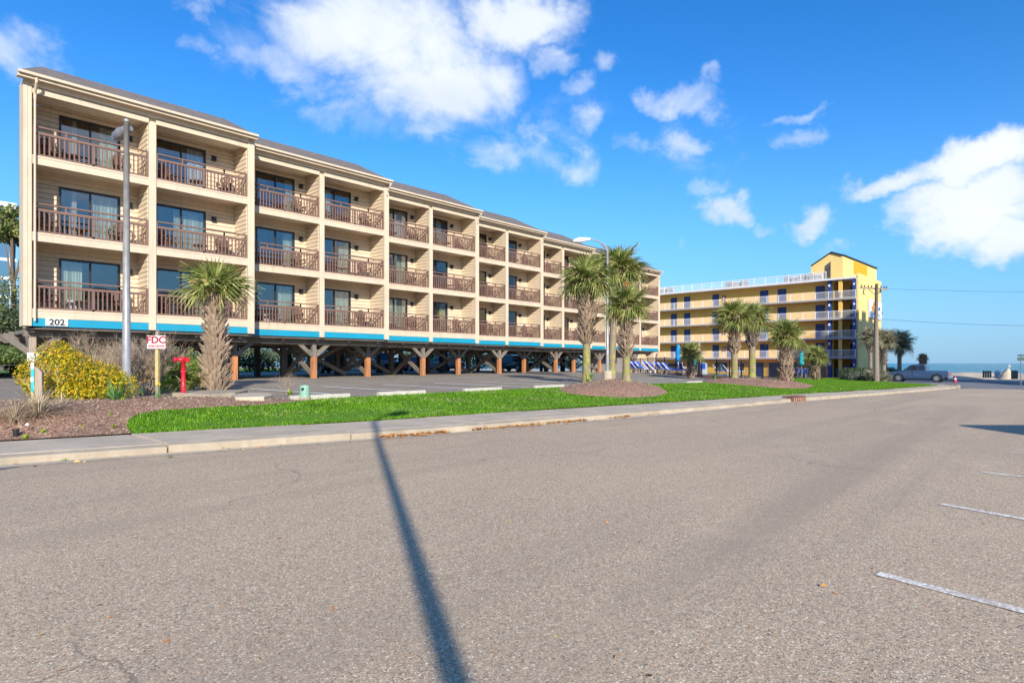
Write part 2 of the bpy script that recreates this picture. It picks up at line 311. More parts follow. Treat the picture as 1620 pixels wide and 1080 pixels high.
def m_plants():
    island('frond', [(0, (.08, .12, .022)), (.35, (.16, .21, .04)), (.70, (.29, .33, .09)), (.90, (.50, .46, .19)), (1, (.50, .36, .17))], .6, .25)
    island('frond_young', [(0, (.12, .24, .02)), (.6, (.20, .36, .04)), (1, (.38, .46, .10))], .45, .3)
    island('frond_shade', [(0, (.16, .17, .10)), (.6, (.32, .31, .20)), (1, (.50, .42, .28))], .6, .35)  # grey of the shaded palms put into the leaf colour; also dead skirt fronds
    island('boot', [(0, (.11, .075, .05)), (.35, (.23, .165, .115)), (.75, (.38, .285, .20)), (1, (.60, .45, .30))], .85)
    island('boot_dark', [(0, (.12, .095, .075)), (.5, (.22, .18, .15)), (1, (.36, .30, .25))], .85)
    island('grass_blade', [(0, (.045, .14, .0)), (.4, (.085, .24, .002)), (.8, (.14, .33, .004)), (.97, (.25, .42, .01)), (1, (.5, .5, .12))], .55, .3)
    island('golden_leaf', [(0, (.14, .20, .008)), (.25, (.34, .34, .01)), (.5, (.62, .47, .008)), (.9, (.80, .50, .008)), (1, (.74, .34, .01))], .5, .35)
    island('green_gold', [(0, (.06, .13, .006)), (.5, (.16, .26, .01)), (1, (.36, .40, .02))], .5, .3)
    island('twig', [(0, (.17, .115, .085)), (.5, (.34, .25, .19)), (1, (.55, .45, .31))], .85)
    island('dry_blade', [(0, (.30, .21, .13)), (.5, (.52, .41, .27)), (1, (.72, .62, .42))], .8, .15)
    island('green_blade', [(0, (.05, .17, .05)), (.5, (.10, .28, .09)), (1, (.26, .46, .14))], .45, .2)
    island('lime_leaf', [(0, (.14, .28, .01)), (.6, (.30, .46, .02)), (1, (.50, .60, .05))], .5, .3)
    island('fallen_leaf', [(0, (.22, .07, .02)), (.4, (.42, .17, .04)), (.8, (.58, .30, .08)), (1, (.66, .48, .2))], .7, .1)
    island('pine_needles', [(0, (.05, .09, .02)), (.5, (.12, .17, .035)), (.85, (.26, .26, .07)), (1, (.36, .28, .10))], .6, .2)
    island('dark_leaf', [(0, (.02, .04, .015)), (.5, (.045, .075, .025)), (.9, (.10, .14, .05)), (1, (.2, .22, .1))], .6, .15)
    island('hedge_leaf', [(0, (.04, .08, .015)), (.5, (.09, .15, .03)), (.9, (.17, .22, .06)), (1, (.26, .26, .1))], .55, .2)
    island('grey_leaf', [(0, (.05, .065, .05)), (.5, (.11, .13, .10)), (1, (.24, .24, .18))], .7, .1)
    island('flower_yellow', [(0, (.8, .55, .01)), (1, (.9, .72, .02))], .5, .2)
    surf('palm_trunk', (.23, .175, .13), .9, .3, 6, 40, .8, stretch=(1, 1, 2.5))
    t = NT('palm_trunk_moss'); z = t.nd('ShaderNodeSeparateXYZ'); t.L.new(t.co(), z.inputs[0])
    c = t.ramp(t.noise(7, 5, .7, stretch=(1, 1, .5)), [(.3, (.16, .13, .09)), (.7, (.34, .27, .18))])
    ms = t.ramp(t.noise(5, 4), [(.35, (.16, .20, .04)), (.65, (.38, .34, .05))])
    f = t.math('MULTIPLY', t.mr(t.noise(3.5, 4, .6), .40, .56), t.mr(z.outputs[2], 1.35, 2.1, .8, 0)); t.col(t.mix(f, c, ms)); t.set(Roughness=.95); t.bump(t.noise(30, 4), .7, .02)
    surf('bark', (.16, .12, .095), .95, .3, 4, 30, 1.0, stretch=(1, 1, .3))
m_plants()
# ------------------------------------------------------------------ mesh builders
class MB:
    def __init__(s): s.v = []; s.f = []; s.m = []; s.cur = 0
    def add(s, vs, fs):
        o = len(s.v); s.v.extend(vs); s.f.extend([tuple(i + o for i in f) for f in fs]); s.m.extend([s.cur] * len(fs)); return s
    def box(s, x0, x1, y0, y1, z0, z1):
        return s.add([(x0, y0, z0), (x1, y0, z0), (x1, y1, z0), (x0, y1, z0), (x0, y0, z1), (x1, y0, z1), (x1, y1, z1), (x0, y1, z1)],
                     [(0, 3, 2, 1), (4, 5, 6, 7), (0, 1, 5, 4), (1, 2, 6, 5), (2, 3, 7, 6), (3, 0, 4, 7)])
    def beam(s, a, b, w, h=None, up=(0, 0, 1)):
        a = Vector(a); b = Vector(b); h = h or w; dd = (b - a).normalized(); u = Vector(up)
        if abs(dd.dot(u)) > .98: u = Vector((1, 0, 0))
        sd = dd.cross(u).normalized() * (w / 2); u2 = sd.cross(dd).normalized() * (h / 2)
        vs = [tuple(p + i * sd + j * u2) for p in (a, b) for (i, j) in ((-1, -1), (1, -1), (1, 1), (-1, 1))]
        return s.add(vs, [(0, 1, 2, 3), (7, 6, 5, 4), (0, 4, 5, 1), (1, 5, 6, 2), (2, 6, 7, 3), (3, 7, 4, 0)])
    def tube(s, pts, rs, n=10, cap=True):
        pts = [Vector(p) for p in pts]; o = len(s.v); vs = []; fs = []
        if isinstance(rs, (int, float)): rs = [rs] * len(pts)
        pu = None
        for i, p in enumerate(pts):
            dd = (pts[min(i + 1, len(pts) - 1)] - pts[max(i - 1, 0)]).normalized()
            u = Vector((0, 0, 1)) if abs(dd.z) < .95 else Vector((1, 0, 0))
            if pu is not None: u = pu
            a = dd.cross(u).normalized(); bb = a.cross(dd).normalized(); pu = bb
            for k in range(n):
                t = 2 * math.pi * k / n; vs.append(tuple(p + rs[i] * (math.cos(t) * a + math.sin(t) * bb)))
        for i in range(len(pts) - 1):
            for k in range(n):
                k2 = (k + 1) % n; fs.append((i * n + k, i * n + k2, (i + 1) * n + k2, (i + 1) * n + k))
        if cap: fs.append(tuple(range(n))); fs.append(tuple((len(pts) - 1) * n + k for k in reversed(range(n))))
        return s.add(vs, fs)
    def lathe(s, c, prof, n=12, lump=0):
        vs = []; fs = []
        for (r, z) in prof:
            for k in range(n):
                t = 2 * math.pi * k / n; q = r * (1 + lump * (rnd() - .5)); vs.append((c[0] + q * math.cos(t), c[1] + q * math.sin(t), c[2] + z))
        for i in range(len(prof) - 1):
            for k in range(n):
                k2 = (k + 1) % n; fs.append((i * n + k, i * n + k2, (i + 1) * n + k2, (i + 1) * n + k))
        fs.append(tuple(reversed(range(n)))); fs.append(tuple((len(prof) - 1) * n + k for k in range(n)))
        return s.add(vs, fs)
    def prism(s, poly, axis, a, b):
        """polygon in the two other axes, extruded along axis from a to b"""
        def mk(p, q):
            return {'x': (q, p[0], p[1]), 'y': (p[0], q, p[1]), 'z': (p[0], p[1], q)}[axis]
        n = len(poly); vs = [mk(p, a) for p in poly] + [mk(p, b) for p in poly]
        fs = [tuple(range(n)), tuple(reversed(range(n, 2 * n)))] + [(i, i + n, (i + 1) % n + n, (i + 1) % n) for i in range(n)]
        return s.add(vs, fs)
    def quad(s, *p): return s.add([tuple(q) for q in p], [tuple(range(len(p)))])
    def mesh(s, name, mats=None, smooth=False):
        me = bpy.data.meshes.new(name); me.from_pydata(s.v, [], s.f)
        mats = mats if isinstance(mats, (list, tuple)) else [mats]
        for q in mats:
            if q: me.materials.append(MATS[q])
        if len(mats) > 1: me.polygons.foreach_set('material_index', s.m)
        if smooth is True: me.polygons.foreach_set('use_smooth', [True] * len(me.polygons))
        me.update(); return me
WL = {}
def tag(o, label=None, cat=None, group=None, kind=None):
    if label: o['label'] = label
    if cat: o['category'] = cat
    if group: o['group'] = group
    if kind: o['kind'] = kind
    return o
def put(name, me, parent=None, loc=(0, 0, 0), rot=(0, 0, 0), scl=(1, 1, 1), bevel=0):
    o = bpy.data.objects.new(name, me); COL.objects.link(o)
    o.location = loc; o.rotation_euler = rot; o.scale = scl
    if parent: o.parent = parent
    if bevel:
        b = o.modifiers.new('bevel', 'BEVEL'); b.width = bevel; b.segments = 2; b.limit_method = 'ANGLE'
    return o
def empty(name, loc=(0, 0, 0), rz=0, label=None, cat=None, group=None, kind=None, parent=None):
    o = put(name, None, parent, loc, (0, 0, rz)); o.empty_display_size = .3; WL[o] = Vector(loc)
    return tag(o, label, cat, group, kind)
def part(name, mb, mats, parent=None, world=False, smooth=False, bevel=0, kind=None, label=None):
    """one mesh object; world=True: the coordinates are world ones, though the parent (an unturned empty) sits elsewhere"""
    o = put(name, mb.mesh(name, mats, smooth), parent, bevel=bevel)
    if world and parent is not None:
        w = WL.get(parent, Vector((0, 0, 0))); o.location = -w
    WL[o] = Vector((0, 0, 0))
    return tag(o, label, None, None, kind)
def copy_tree(o, parent=None):
    c = o.copy(); COL.objects.link(c); c.parent = parent
    for ch in list(o.children): copy_tree(ch, c)
    return c
def text_mesh(body, size, ext, mat, name='lettering', bold=0):
    cu = bpy.data.curves.new('t', 'FONT'); cu.body = body; cu.size = size; cu.extrude = ext; cu.align_x = 'CENTER'; cu.align_y = 'CENTER'; cu.offset = bold
    o = bpy.data.objects.new('t', cu); COL.objects.link(o)
    dg = bpy.context.evaluated_depsgraph_get(); dg.update()
    me = bpy.data.meshes.new_from_object(o.evaluated_get(dg)); me.name = name; me.materials.clear(); me.materials.append(MATS[mat])
    bpy.data.objects.remove(o); bpy.data.curves.remove(cu); return me
# ------------------------------------------------------------------ lie of the land
def lin(x, tab): return float(np.interp(x, [a for a, _ in tab], [b for _, b in tab]))
KERB = [(-40, -9), (-12, -13.4), (-6, -15.0), (-1.3, -16.1), (4.6, -17.4), (12.2, -18.4), (20, -19.15), (30, -20.3), (41, -20.9), (47, -21.2), (200, -21.2)]
BACK = [(-40, -7), (-12, -11), (-6, -12.8), (-1.3, -14.0), (4, -15.2), (9, -15.85), (14, -16.7), (21, -17.9), (34, -19.4), (47, -20.1), (200, -20.1)]
ZH = [(-200, .7), (38, .7), (52, .5), (60, .2), (85, -.5), (300, -.6)]      # at the hotel front
ZM = [(-200, .5), (18, .5), (33, .3), (45, .0), (70, -.45), (85, -.5), (300, -.6)]   # front edge of the lot
ZR = [(-200, 0), (20, 0), (30, -.05), (45, -.2), (67, -.58), (90, -.6), (300, -.6)]  # road
def Z(x, y):
    k = lin(x, KERB); b = lin(x, BACK); r = lin(x, ZR)
    if y <= b: return r
    m = lin(x, ZM); h = lin(x, ZH)
    if y >= 0: return h
    if y >= -11.7: return m + (h - m) * (y + 11.7) / 11.7
    if b > -11.9: return m if y > b else r
    f = (y - b) / (-11.7 - b); f = f * f * (3 - 2 * f)
    return r + .15 + (m - r - .15) * f
def G(px, py, dz=0):
    """point of the land seen along a sight line"""
    u = (px - 810) / FOC; v = (py - HORIZ) / FOC
    dv = FW + u * RT; a = 1.5
    for _ in range(4000):
        q = CAM + dv * a
        if 1.5 - v * a <= Z(q.x, q.y) + dz: break
        a += .02 if a < 40 else .05
    return (q.x, q.y, Z(q.x, q.y) + dz)
def D(px, depth):
    q = CAM + FW * depth + RT * ((px - 810) / FOC * depth); return (q.x, q.y)
def ZS(x, y): return Z(x, max(y, lin(x, BACK) + .02))
def patch(name, poly, off, mat, step=2.0, mound=None, kind='structure', parent=None, zf=None):
    xs = [p[0] for p in poly]; ys = [p[1] for p in poly]
    vs = []; ed = []
    n0 = len(poly)
    for i in range(n0):
        a = Vector(poly[i][:2]); b = Vector(poly[(i + 1) % n0][:2]); k = max(1, int((b - a).length / step))
        for j in range(k): vs.append(a + (b - a) * j / k)
    n = len(vs); ed = [(i, (i + 1) % n) for i in range(n)]
    P2 = [(p[0], p[1]) for p in poly]
    def inside(x, y):
        c = False; j = n0 - 1
        for i in range(n0):
            xi, yi = P2[i]; xj, yj = P2[j]
            if (yi > y) != (yj > y) and x < (xj - xi) * (y - yi) / (yj - yi) + xi: c = not c
            j = i
        return c
    x = min(xs) + step * .5
    while x < max(xs):
        y = min(ys) + step * .5
        while y < max(ys):
            if inside(x, y): vs.append(Vector((x + U(-.05, .05) * step, y)))
            y += step
        x += step
    V, E, F, *_ = delaunay_2d_cdt([Vector((a[0], a[1])) for a in vs], ed, [], 1, 1e-4)
    zf = zf or Z
    out = [(p.x, p.y, zf(p.x, p.y) + off + (mound(p.x, p.y) if mound else 0)) for p in V]
    me = bpy.data.meshes.new(name); me.from_pydata(out, [], [tuple(f) for f in F]); me.materials.append(MATS[mat])
    me.polygons.foreach_set('use_smooth', [True] * len(me.polygons))
    me.update()
    if len(me.polygons) and me.polygons[0].normal.z < 0: me.flip_normals()
    o = put(name, me, parent); return tag(o, kind=kind), inside
def edge_dist(poly, x, y):
    m = 1e9
    for i in range(len(poly)):
        ax, ay = poly[i][:2]; bx, by = poly[(i + 1) % len(poly)][:2]
        dx, dy = bx - ax, by - ay; t = max(0, min(1, ((x - ax) * dx + (y - ay) * dy) / (dx * dx + dy * dy + 1e-9)))
        m = min(m, math.hypot(ax + t * dx - x, ay + t * dy - y))
    return m
# ------------------------------------------------------------------ ground, roads, sea
g = MB(); g.box(-700, 175, -700, 700, -3.2, -1.2); tag(part('ground', g, 'earth'), kind='structure')
def zbeach(x, y): return lin(x, [(80, -.64), (104, -.75), (118, -.25), (135, -.5), (150, -1.2), (240, -3.6), (300, -5)]) + .25 * math.sin(x * .13 + y * .05) * math.sin(y * .11) * (1 if x > 100 else 0)
patch('beach_sand', [(83, -420), (300, -420), (300, 420), (83, 420)], 0, 'sand', 6, zf=zbeach)
s = MB(); s.quad((150, -6000, -3.0), (9000, -6000, -3.0), (9000, 6000, -3.0), (150, 6000, -3.0)); tag(part('sea', s, 'sea'), kind='structure')
# road: follows the kerb
kx = [-60, -40, -20, -12, -6, -1.3, 4.6, 12.2, 20, 30, 41, 46.5]
poly = [(x, lin(x, KERB) + .0) for x in kx] + [(48.2, -22.0), (48.6, -23.5), (48.6, -75), (-60, -75)]
patch('road', poly, 0, 'road_aggregate', 3)
patch('cross_street', [(48.6, -75), (48.6, -23.5), (48.2, -22.0), (49.5, -20.6), (54, -17.2), (62, -13.8), (71, -11.6), (84, -12.2), (84, -75)], -.004, 'street_asphalt', 3)
patch('verge_ground', [(-60, 120), (-60, -8), (-40, -7)] + [(x, lin(x, BACK)) for x in (-12, -6, -1.3, 4, 9, 14, 21, 34, 46)] + [(49, -20.4), (54, -17.0), (62, -13.6), (71, -11.4), (84, -11.9), (84, 120)], -.06, 'earth', 4)
lot_poly = [(-40, 14), (-40, -6), (-24, -6), (-12, -8.5), (-6, -9.5), (0, -10.5), (4, -12.0), (33, -12.0), (36.5, -10.8), (38.6, -7.9), (44, -.6), (50, 6.6), (62, 14)]
patch('parking_lot', lot_poly, 0, 'lot_asphalt', 2.5); LOT = bpy.data.objects['parking_lot']
patch('back_driveway', [(-60, 14.02), (62, 14.02), (62, 25), (-60, 25)], .0, 'lot_asphalt_pale', 3)
patch('back_lawn', [(-60, 25.02), (62, 25.02), (62, 60), (-60, 60)], .02, 'lawn_soil', 4)
# painted stall lines: near and far run of bays in front of the hotel
for i in range(12):
    x = 3.0 + 2.74 * i
    for (ya, yb) in ((-11.2, -6.4),):
        m = MB(); sk = -.9
        n = 6
        for j in range(n):
            y0 = ya + (yb - ya) * j / n; y1 = ya + (yb - ya) * (j + 1) / n
            x0 = x + sk * j / n; x1 = x + sk * (j + 1) / n
            m.quad((x0, y0, Z(x0, y0) + .022), (x0 + .17, y0, Z(x0, y0) + .022), (x1 + .17, y1, Z(x1, y1) + .022), (x1, y1, Z(x1, y1) + .022))
        part('stall_line', m, 'line_paint', LOT)
# sidewalk of slabs and kerb of stones
side = empty('sidewalk', (20, -17, .1), kind='structure'); kerb = empty('kerb', (20, -18, .1), kind='structure')
def strip(m, xa, xb, fa, fb, zt, zb, n=4):
    """block between two curves y=fa(x) (street side) and y=fb(x), top and bottom heights given by functions"""
    X = [xa + (xb - xa) * i / n for i in range(n + 1)]
    o = []
    for x in X:
        a = fa(x); b = fb(x); o += [(x, a, zt(x, a)), (x, b, zt(x, b)), (x, a, zb(x, a)), (x, b, zb(x, b))]
    f = []
    for i in range(n):
        p = 4 * i; q = p + 4
        f += [(p, q, q + 1, p + 1), (p + 2, p + 3, q + 3, q + 2), (p, p + 2, q + 2, q), (p + 1, q + 1, q + 3, p + 3)]
    f += [(0, 1, 3, 2), (4 * n, 4 * n + 2, 4 * n + 3, 4 * n + 1)]
    m.add(o, f)
kf = lambda x: lin(x, KERB); bf = lambda x: lin(x, BACK)
x = -19.0; i = 0
while x < 45.5:
    x1 = min(x + 3.05, 46.3)
    j = U(-.012, .012); tl = U(-.006, .006)
    m = MB(); strip(m, x + .012, x1 - .012, lambda q: kf(q) + .21, bf, lambda q, w: lin(q, ZR) + .15 + j, lambda q, w: lin(q, ZR) - .1); part('slab', m, 'concrete', side, True, bevel=.008)
    m = MB(); strip(m, x + .01, x1 - .01, lambda q: kf(q), lambda q: kf(q) + .2, lambda q, w: lin(q, ZR) + .152 + j + tl - (.035 if w < kf(q) + .05 else 0), lambda q, w: lin(q, ZR) - .1)
    part('kerb_stone', m, 'concrete_pale', kerb, True, bevel=.02)
    x = x1; i += 1
# rounded corner where the walk meets the street by the sea
m = MB()
cpts = [(46.3, -21.2), (47.3, -21.15), (48.0, -20.8), (48.3, -20.2), (48.2, -19.4)]
for (a, b) in zip(cpts, cpts[1:]): m.beam((a[0], a[1], -.16), (b[0], b[1], -.17), .22, .3)
m.prism([(46.32, -21.0), (47.2, -21.0), (48.05, -20.4), (48.0, -19.4), (46.32, -20.0)], 'z', -.3, -.03)
part('kerb_return', m, 'concrete_pale', kerb, True, bevel=.02)
# gutter pan, paler strip at the foot of the kerb
m = MB()
for i in range(60):
    xa = -20 + i * 1.1; xb = xa + 1.1
    m.quad((xa, kf(xa) - .28, Z(xa, -40) + .006), (xb, kf(xb) - .28, Z(xb, -40) + .006), (xb, kf(xb) + .01, Z(xb, -40) + .010), (xa, kf(xa) + .01, Z(xa, -40) + .010))
part('gutter', m, 'concrete', kerb, True)
m = MB()   # dark asphalt apron in front of the driveway, left
pa = [(-16, kf(-16) - .3), (-9, kf(-9) - .3), (-5, kf(-5) - .3), (-2.6, kf(-2.6) - .3), (-4.4, -17.2), (-8, -17.0), (-16, -15.6)]
m.add([(p[0], p[1], .008) for p in pa], [tuple(reversed(range(len(pa))))]); tag(part('driveway_apron', m, 'street_asphalt'), kind='structure')
# worn parking lines on the street, right
ROAD = bpy.data.objects['road']
for (p, q, w) in (((1388, 908), (1700, 988), .10), ((1487, 797), (1700, 836), .10), ((1552, 747), (1700, 764), .10), ((1600, 716), (1700, 726), .09)):
    a = Vector(G(*p)); b = Vector(G(*q)); dd = (b - a); dd.z = 0; b = a + dd.normalized() * 5.0
    m = MB(); nn = dd.normalized().cross(Vector((0, 0, 1))) * w / 2
    m.quad(a - nn + Vector((0, 0, .006)), b - nn + Vector((0, 0, .006)), b + nn + Vector((0, 0, .006)), a + nn + Vector((0, 0, .006)))
    part('parking_line', m, 'road_line', ROAD)
# wheel stops
ws = [(530, 628), (643, 623), (724, 613.5), (800, 610), (852, 608.5), (881, 608)]
wsn = ['at the green utility box end of the lawn', 'second from the green utility box', 'third from the green utility box', 'fourth from the green utility box', 'second from the mulch island', 'nearest to the mulch island']
m = MB(); m.prism([(-.09, 0), (.09, 0), (.06, .13), (-.06, .13)], 'x', -.92, .92)
wsm = m.mesh('wheel_stop', 'wheelstop')
xs = [4.6, 7.4, 10.9, 14.6, 17.5, 19.9]
for i, x in enumerate(xs):
    o = put('wheel_stop', wsm, None, (x, -11.75 + U(-.05, .05), Z(x, -11.75) - .01), (0, 0, U(-.03, .03)), bevel=.015)
    tag(o, 'pale concrete wheel stop along the lawn, ' + wsn[i], 'wheel stop', 'wheel stops between the lot and the lawn')
for i, (x, t) in enumerate(((27.2, 'just right of the mulch island'), (30.2, 'in the middle of the right-hand row'), (33.2, 'nearest the second palm bed'))):
    o = put('wheel_stop', wsm, None, (x, -11.7, Z(x, -11.7) - .01), (0, 0, U(-.03, .03)), bevel=.015); tag(o, 'pale concrete wheel stop along the lawn, ' + t, 'wheel stop', 'wheel stops between the lot and the lawn')
# beds and lawn
bx = lambda *q: [G(a, b)[:2] for a, b in q]
LBED = [(-14, -11.2), (-13.5, -9.4), (-9.5, -9.6), (-7, -9.3), (-4.2, -8.6), (-2, -8.3), (.6, -8.6), (2.4, -9.8), (3.4, -11.2), (3.8, -12.1)]
lb_f = bx((505, 633), (430, 641), (330, 646), (262, 650), (232, 654), (214, 659), (204, 666), (200, 675)); k0 = G(205, 686)
LBED = LBED + lb_f + [(k0[0], bf(k0[0]) - .04)] + [(x, bf(x) - .04) for x in (-1.3, -2.5, -4, -6, -9, -12)]
def mL(x, y): return .02 + .10 * min(1, edge_dist(LBED, x, y) / 1.2) + .012 * math.sin(x * 5) * math.sin(y * 6)
patch('mulch_bed', LBED, .0, 'mulch', .45, mL, zf=ZS)
ISL = bx((882, 617), (905, 609), (950, 604.5), (1000, 605), (1040, 612), (1058, 622), (1040, 628), (1000, 630), (940, 628), (900, 624))
def mI(x, y): return .03 + .28 * min(1, edge_dist(ISL, x, y) / 1.8) ** .8
patch('mulch_island', ISL, .0, 'mulch', .4, mI)
RBED = bx((1108, 603.5), (1150, 600.5), (1200, 600), (1240, 605), (1290, 611), (1272, 616), (1215, 614), (1160, 609), (1115, 606.5))
def mR(x, y): return .03 + .25 * min(1, edge_dist(RBED, x, y) / 1.5) ** .8
patch('mulch_border', RBED, .0, 'mulch', .6, mR)
LAWN = [(k0[0], bf(k0[0]) - .03)] + lb_f[::-1] + [(4.2, -12.0), (10, -11.95), (20, -11.95), (33, -11.95), (36.6, -10.8), (38.9, -8.1), (50, -7.6), (62, -7.0), (72, -5.6), (84, -4.6), (86, -5.8), (79, -6.2), (78, -11.2), (71, -11.5), (62, -13.7), (54, -17.1), (49, -20.3)] + [(x, bf(x) - .03) for x in (46, 34, 21, 14, 9, 4)]
lawn, LIN = patch('lawn', LAWN, .012, 'lawn_soil', 1.5, zf=ZS)
_, ISI = None, None
def pin(poly):
    def f(x, y):
        c = False; j = len(poly) - 1
        for i in range(len(poly)):
            xi, yi = poly[i][:2]; xj, yj = poly[j][:2]
            if (yi > y) != (yj > y) and x < (xj - xi) * (y - yi) / (yj - yi) + xi: c = not c
            j = i
        return c
    return f
inI, inR, inB = pin(ISL), pin(RBED), pin(LBED)
def blades(name, n, region, hmin, hmax, mat, w=.012, wfar=1):
    V = []; F = []
    k = 0
    while k < n:
        x, y = region()
        if x is None: continue
        z = ZS(x, y) + .01; dist = math.hypot(x - CAM.x, y - CAM.y); ww = w * (1 + wfar * dist / 25)
        a = U(0, 6.283); h = U(hmin, hmax); l = U(.2, .9) * h; o = len(V)
        ca, sa = math.cos(a), math.sin(a); b = U(0, 6.283)
        V += [(x - ca * ww, y - sa * ww, z), (x + ca * ww, y + sa * ww, z), (x + math.cos(b) * l, y + math.sin(b) * l, z + h)]
        F.append((o, o + 1, o + 2)); k += 1
    me = bpy.data.meshes.new(name); me.from_pydata(V, [], F); me.materials.append(MATS[mat]); me.update()
    return put(name, me)
def reg():
    # denser where it is near
    q = rnd()
    x = 1 + 78 * q ** 2.1 if rnd() < .8 else U(1, 60)
    x -= 3
    y = U(-20.4, -5)
    if not LIN(x, y + (.05 if rnd() < .5 else 0)) or inI(x, y) or inR(x, y): return None, None
    return x, y
tag(blades('grass', 190000, reg, .03, .075, 'grass_blade', .006, 1.6), kind='stuff')
def redge():
    x = U(-.5, 40); y = bf(x) + abs(random.gauss(0, .05)) - .035
    return (x, y) if x > k0[0] - .1 else (None, None)
tag(blades('grass_edge', 9000, redge, .03, .09, 'grass_blade', .006, 1.2), kind='stuff')
def rdry():
    x = U(0, 40); y = U(-19, -12)
    if not LIN(x, y) or inI(x, y) or inR(x, y) or math.sin(x * 1.7 + y * 2.3) * math.sin(x * .6 - y * 1.1 + 1) < .45: return None, None
    return x, y
tag(blades('dry_grass', 7000, rdry, .02, .05, 'dry_blade', .006, 1.2), kind='stuff')
# bark chips and dry bits on the beds, leaves in the gutter
def bits(name, pts, mat, smin, smax, flat=.5):
    V = []; F = []
    for (x, y, z) in pts:
        s_ = U(smin, smax); a = U(0, 6.28); o = len(V); ca, sa = math.cos(a), math.sin(a); w = s_ * U(.25, .5); t1, t2 = U(0, flat) * s_, U(0, flat) * s_
        V += [(x - ca * s_ / 2, y - sa * s_ / 2, z + .004), (x + sa * w / 2, y - ca * w / 2, z + t1), (x + ca * s_ / 2, y + sa * s_ / 2, z + .006 + t2 * .5), (x - sa * w / 2, y + ca * w / 2, z + t2)]
        F.append((o, o + 1, o + 2, o + 3))
    me = bpy.data.meshes.new(name); me.from_pydata(V, [], F); me.materials.append(MATS[mat]); me.update(); return tag(put(name, me), kind='stuff')
def rp(poly, n, mo):
    f = pin(poly); xs = [p[0] for p in poly]; ys = [p[1] for p in poly]; o = []
    while len(o) < n:
        x, y = U(min(xs), max(xs)), U(min(ys), max(ys))
        if f(x, y): o.append((x, y, Z(x, y) + mo(x, y)))
    return o
bits('bark_chips', rp(LBED, 16000, mL) + rp(ISL, 4500, mI) + rp(RBED, 4000, mR), 'twig', .02, .07)
pts = []
for (a, b, n, sp) in ((2.9, 4.4, 330, .09), (5.0, 8.6, 420, .07), (9.5, 10.3, 60, .05), (11, 12, 20, .05), (20.5, 21.3, 40, .05)):
    for _ in range(n):
        x = U(a, b); y = kf(x) - .03 - abs(random.gauss(0, sp)) * (1.3 - abs((x - (a + b) / 2) / (b - a)) * 1.6 + .3)
        pts.append((x, y, lin(x, ZR) + .012 + U(0, .03)))
for _ in range(150):
    x = U(-10, 40); pts.append((x, kf(x) - abs(random.gauss(.0, .35)) - .02, lin(x, ZR) + .008))
bits('fallen_leaves', pts, 'fallen_leaf', .04, .10)
pts = []
for _ in range(60): 
    q = G(U(20, 1600), 660 + 420 * rnd() ** 1.3); pts.append((q[0], q[1], q[2] + .003))
for px, py in ((737, 1056), (630, 672), (806, 825), (426, 1003)): q = G(px, py); pts.append((q[0], q[1], q[2] + .003))
bits('leaf_litter', pts, 'fallen_leaf', .025, .055)
# concrete lid and path in the left bed
m = MB()
pp = [G(*q) for q in ((366, 631), (385, 627.5), (424, 627.5), (432, 632), (418, 637), (372, 637.5))]
m.prism([(p[0], p[1]) for p in pp], 'z', pp[0][2] - .1, pp[0][2] + .125); tag(part('access_cover', m, 'concrete', bevel=.02), 'low pale grey concrete lid lying in the mulch right of the big palm', 'utility cover')
m = MB(); pp = [G(*q) for q in ((272, 628), (300, 622), (392, 621), (372, 629), (330, 632))]
m.prism([(p[0], p[1]) for p in pp], 'z', pp[0][2] - .1, pp[0][2] + .115); tag(part('concrete_pad', m, 'concrete_pale', bevel=.02), 'buff concrete pad round the foot of the red standpipe', 'concrete pad')
# storm drain inlet in the kerb
x0 = G(1238, 634)[0]; y0 = kf(x0); dr = empty('storm_drain', (x0, y0, lin(x0, ZR)), -.12, 'rusty brown storm drain inlet let into the kerb before the right-hand palms', 'storm drain')
m = MB(); m.box(-.55, .55, -.06, .35, .155, .21); m.box(-.55, -.47, -.06, .3, 0, .155); m.box(.47, .55, -.06, .3, 0, .155); part('frame', m, 'rust_iron', dr)
m = MB(); m.box(-.47, .47, -.03, .0, .02, .15); part('dark_mouth', m, 'plastic_black', dr)
for i in range(6): m = MB(); xx = -.4 + i * .16; m.box(xx, xx + .05, -.06, -.035, .0, .15); part('bar', m, 'brick_rail', dr)
# ------------------------------------------------------------------ the cream hotel on posts
BW = 4.08; X0 = -.3; NS = 7; REC = 1.2; DEP = 1.4; DEEP = 11.0
ZB = 2.82; FL = [3.44, 6.19, 8.94]
H = empty('hotel_building', (X0, 0, .7), 0, 'long cream stepped hotel block raised on timber posts, with brown balcony railings', 'building')
WLH = Vector((X0, 0, .7))
def hp(name, m, mats, parent=None, **k): return part(name, m, mats, parent or H, world=(parent is None), **k)
ORD = ['first', 'second', 'third', 'fourth', 'fifth', 'sixth', 'seventh', 'eighth', 'ninth', 'tenth', 'eleventh', 'twelfth', 'thirteenth', 'fourteenth', 'fifteenth', 'sixteenth', 'seventeenth', 'eighteenth', 'nineteenth', 'twentieth'] + ['twenty-' + q for q in ('first', 'second', 'third', 'fourth', 'fifth', 'sixth', 'seventh', 'eighth', 'ninth')] + ['thirtieth']
FLN = ['lowest', 'middle', 'top']
EXP = .195
bm_ = MB(); bm_.add([(0, .02, 0), (1, .02, 0), (1, -.03, 0), (0, -.03, 0), (0, .02, EXP - .022), (1, .02, EXP - .022), (1, -.012, EXP - .022), (0, -.012, EXP - .022)],
                    [(0, 3, 2, 1), (4, 5, 6, 7), (3, 7, 6, 2), (0, 1, 5, 4), (0, 4, 7, 3), (1, 2, 6, 5)])
BOARD = bm_.mesh('siding_board', 'cream')
nboard = 0; far_siding = MB()
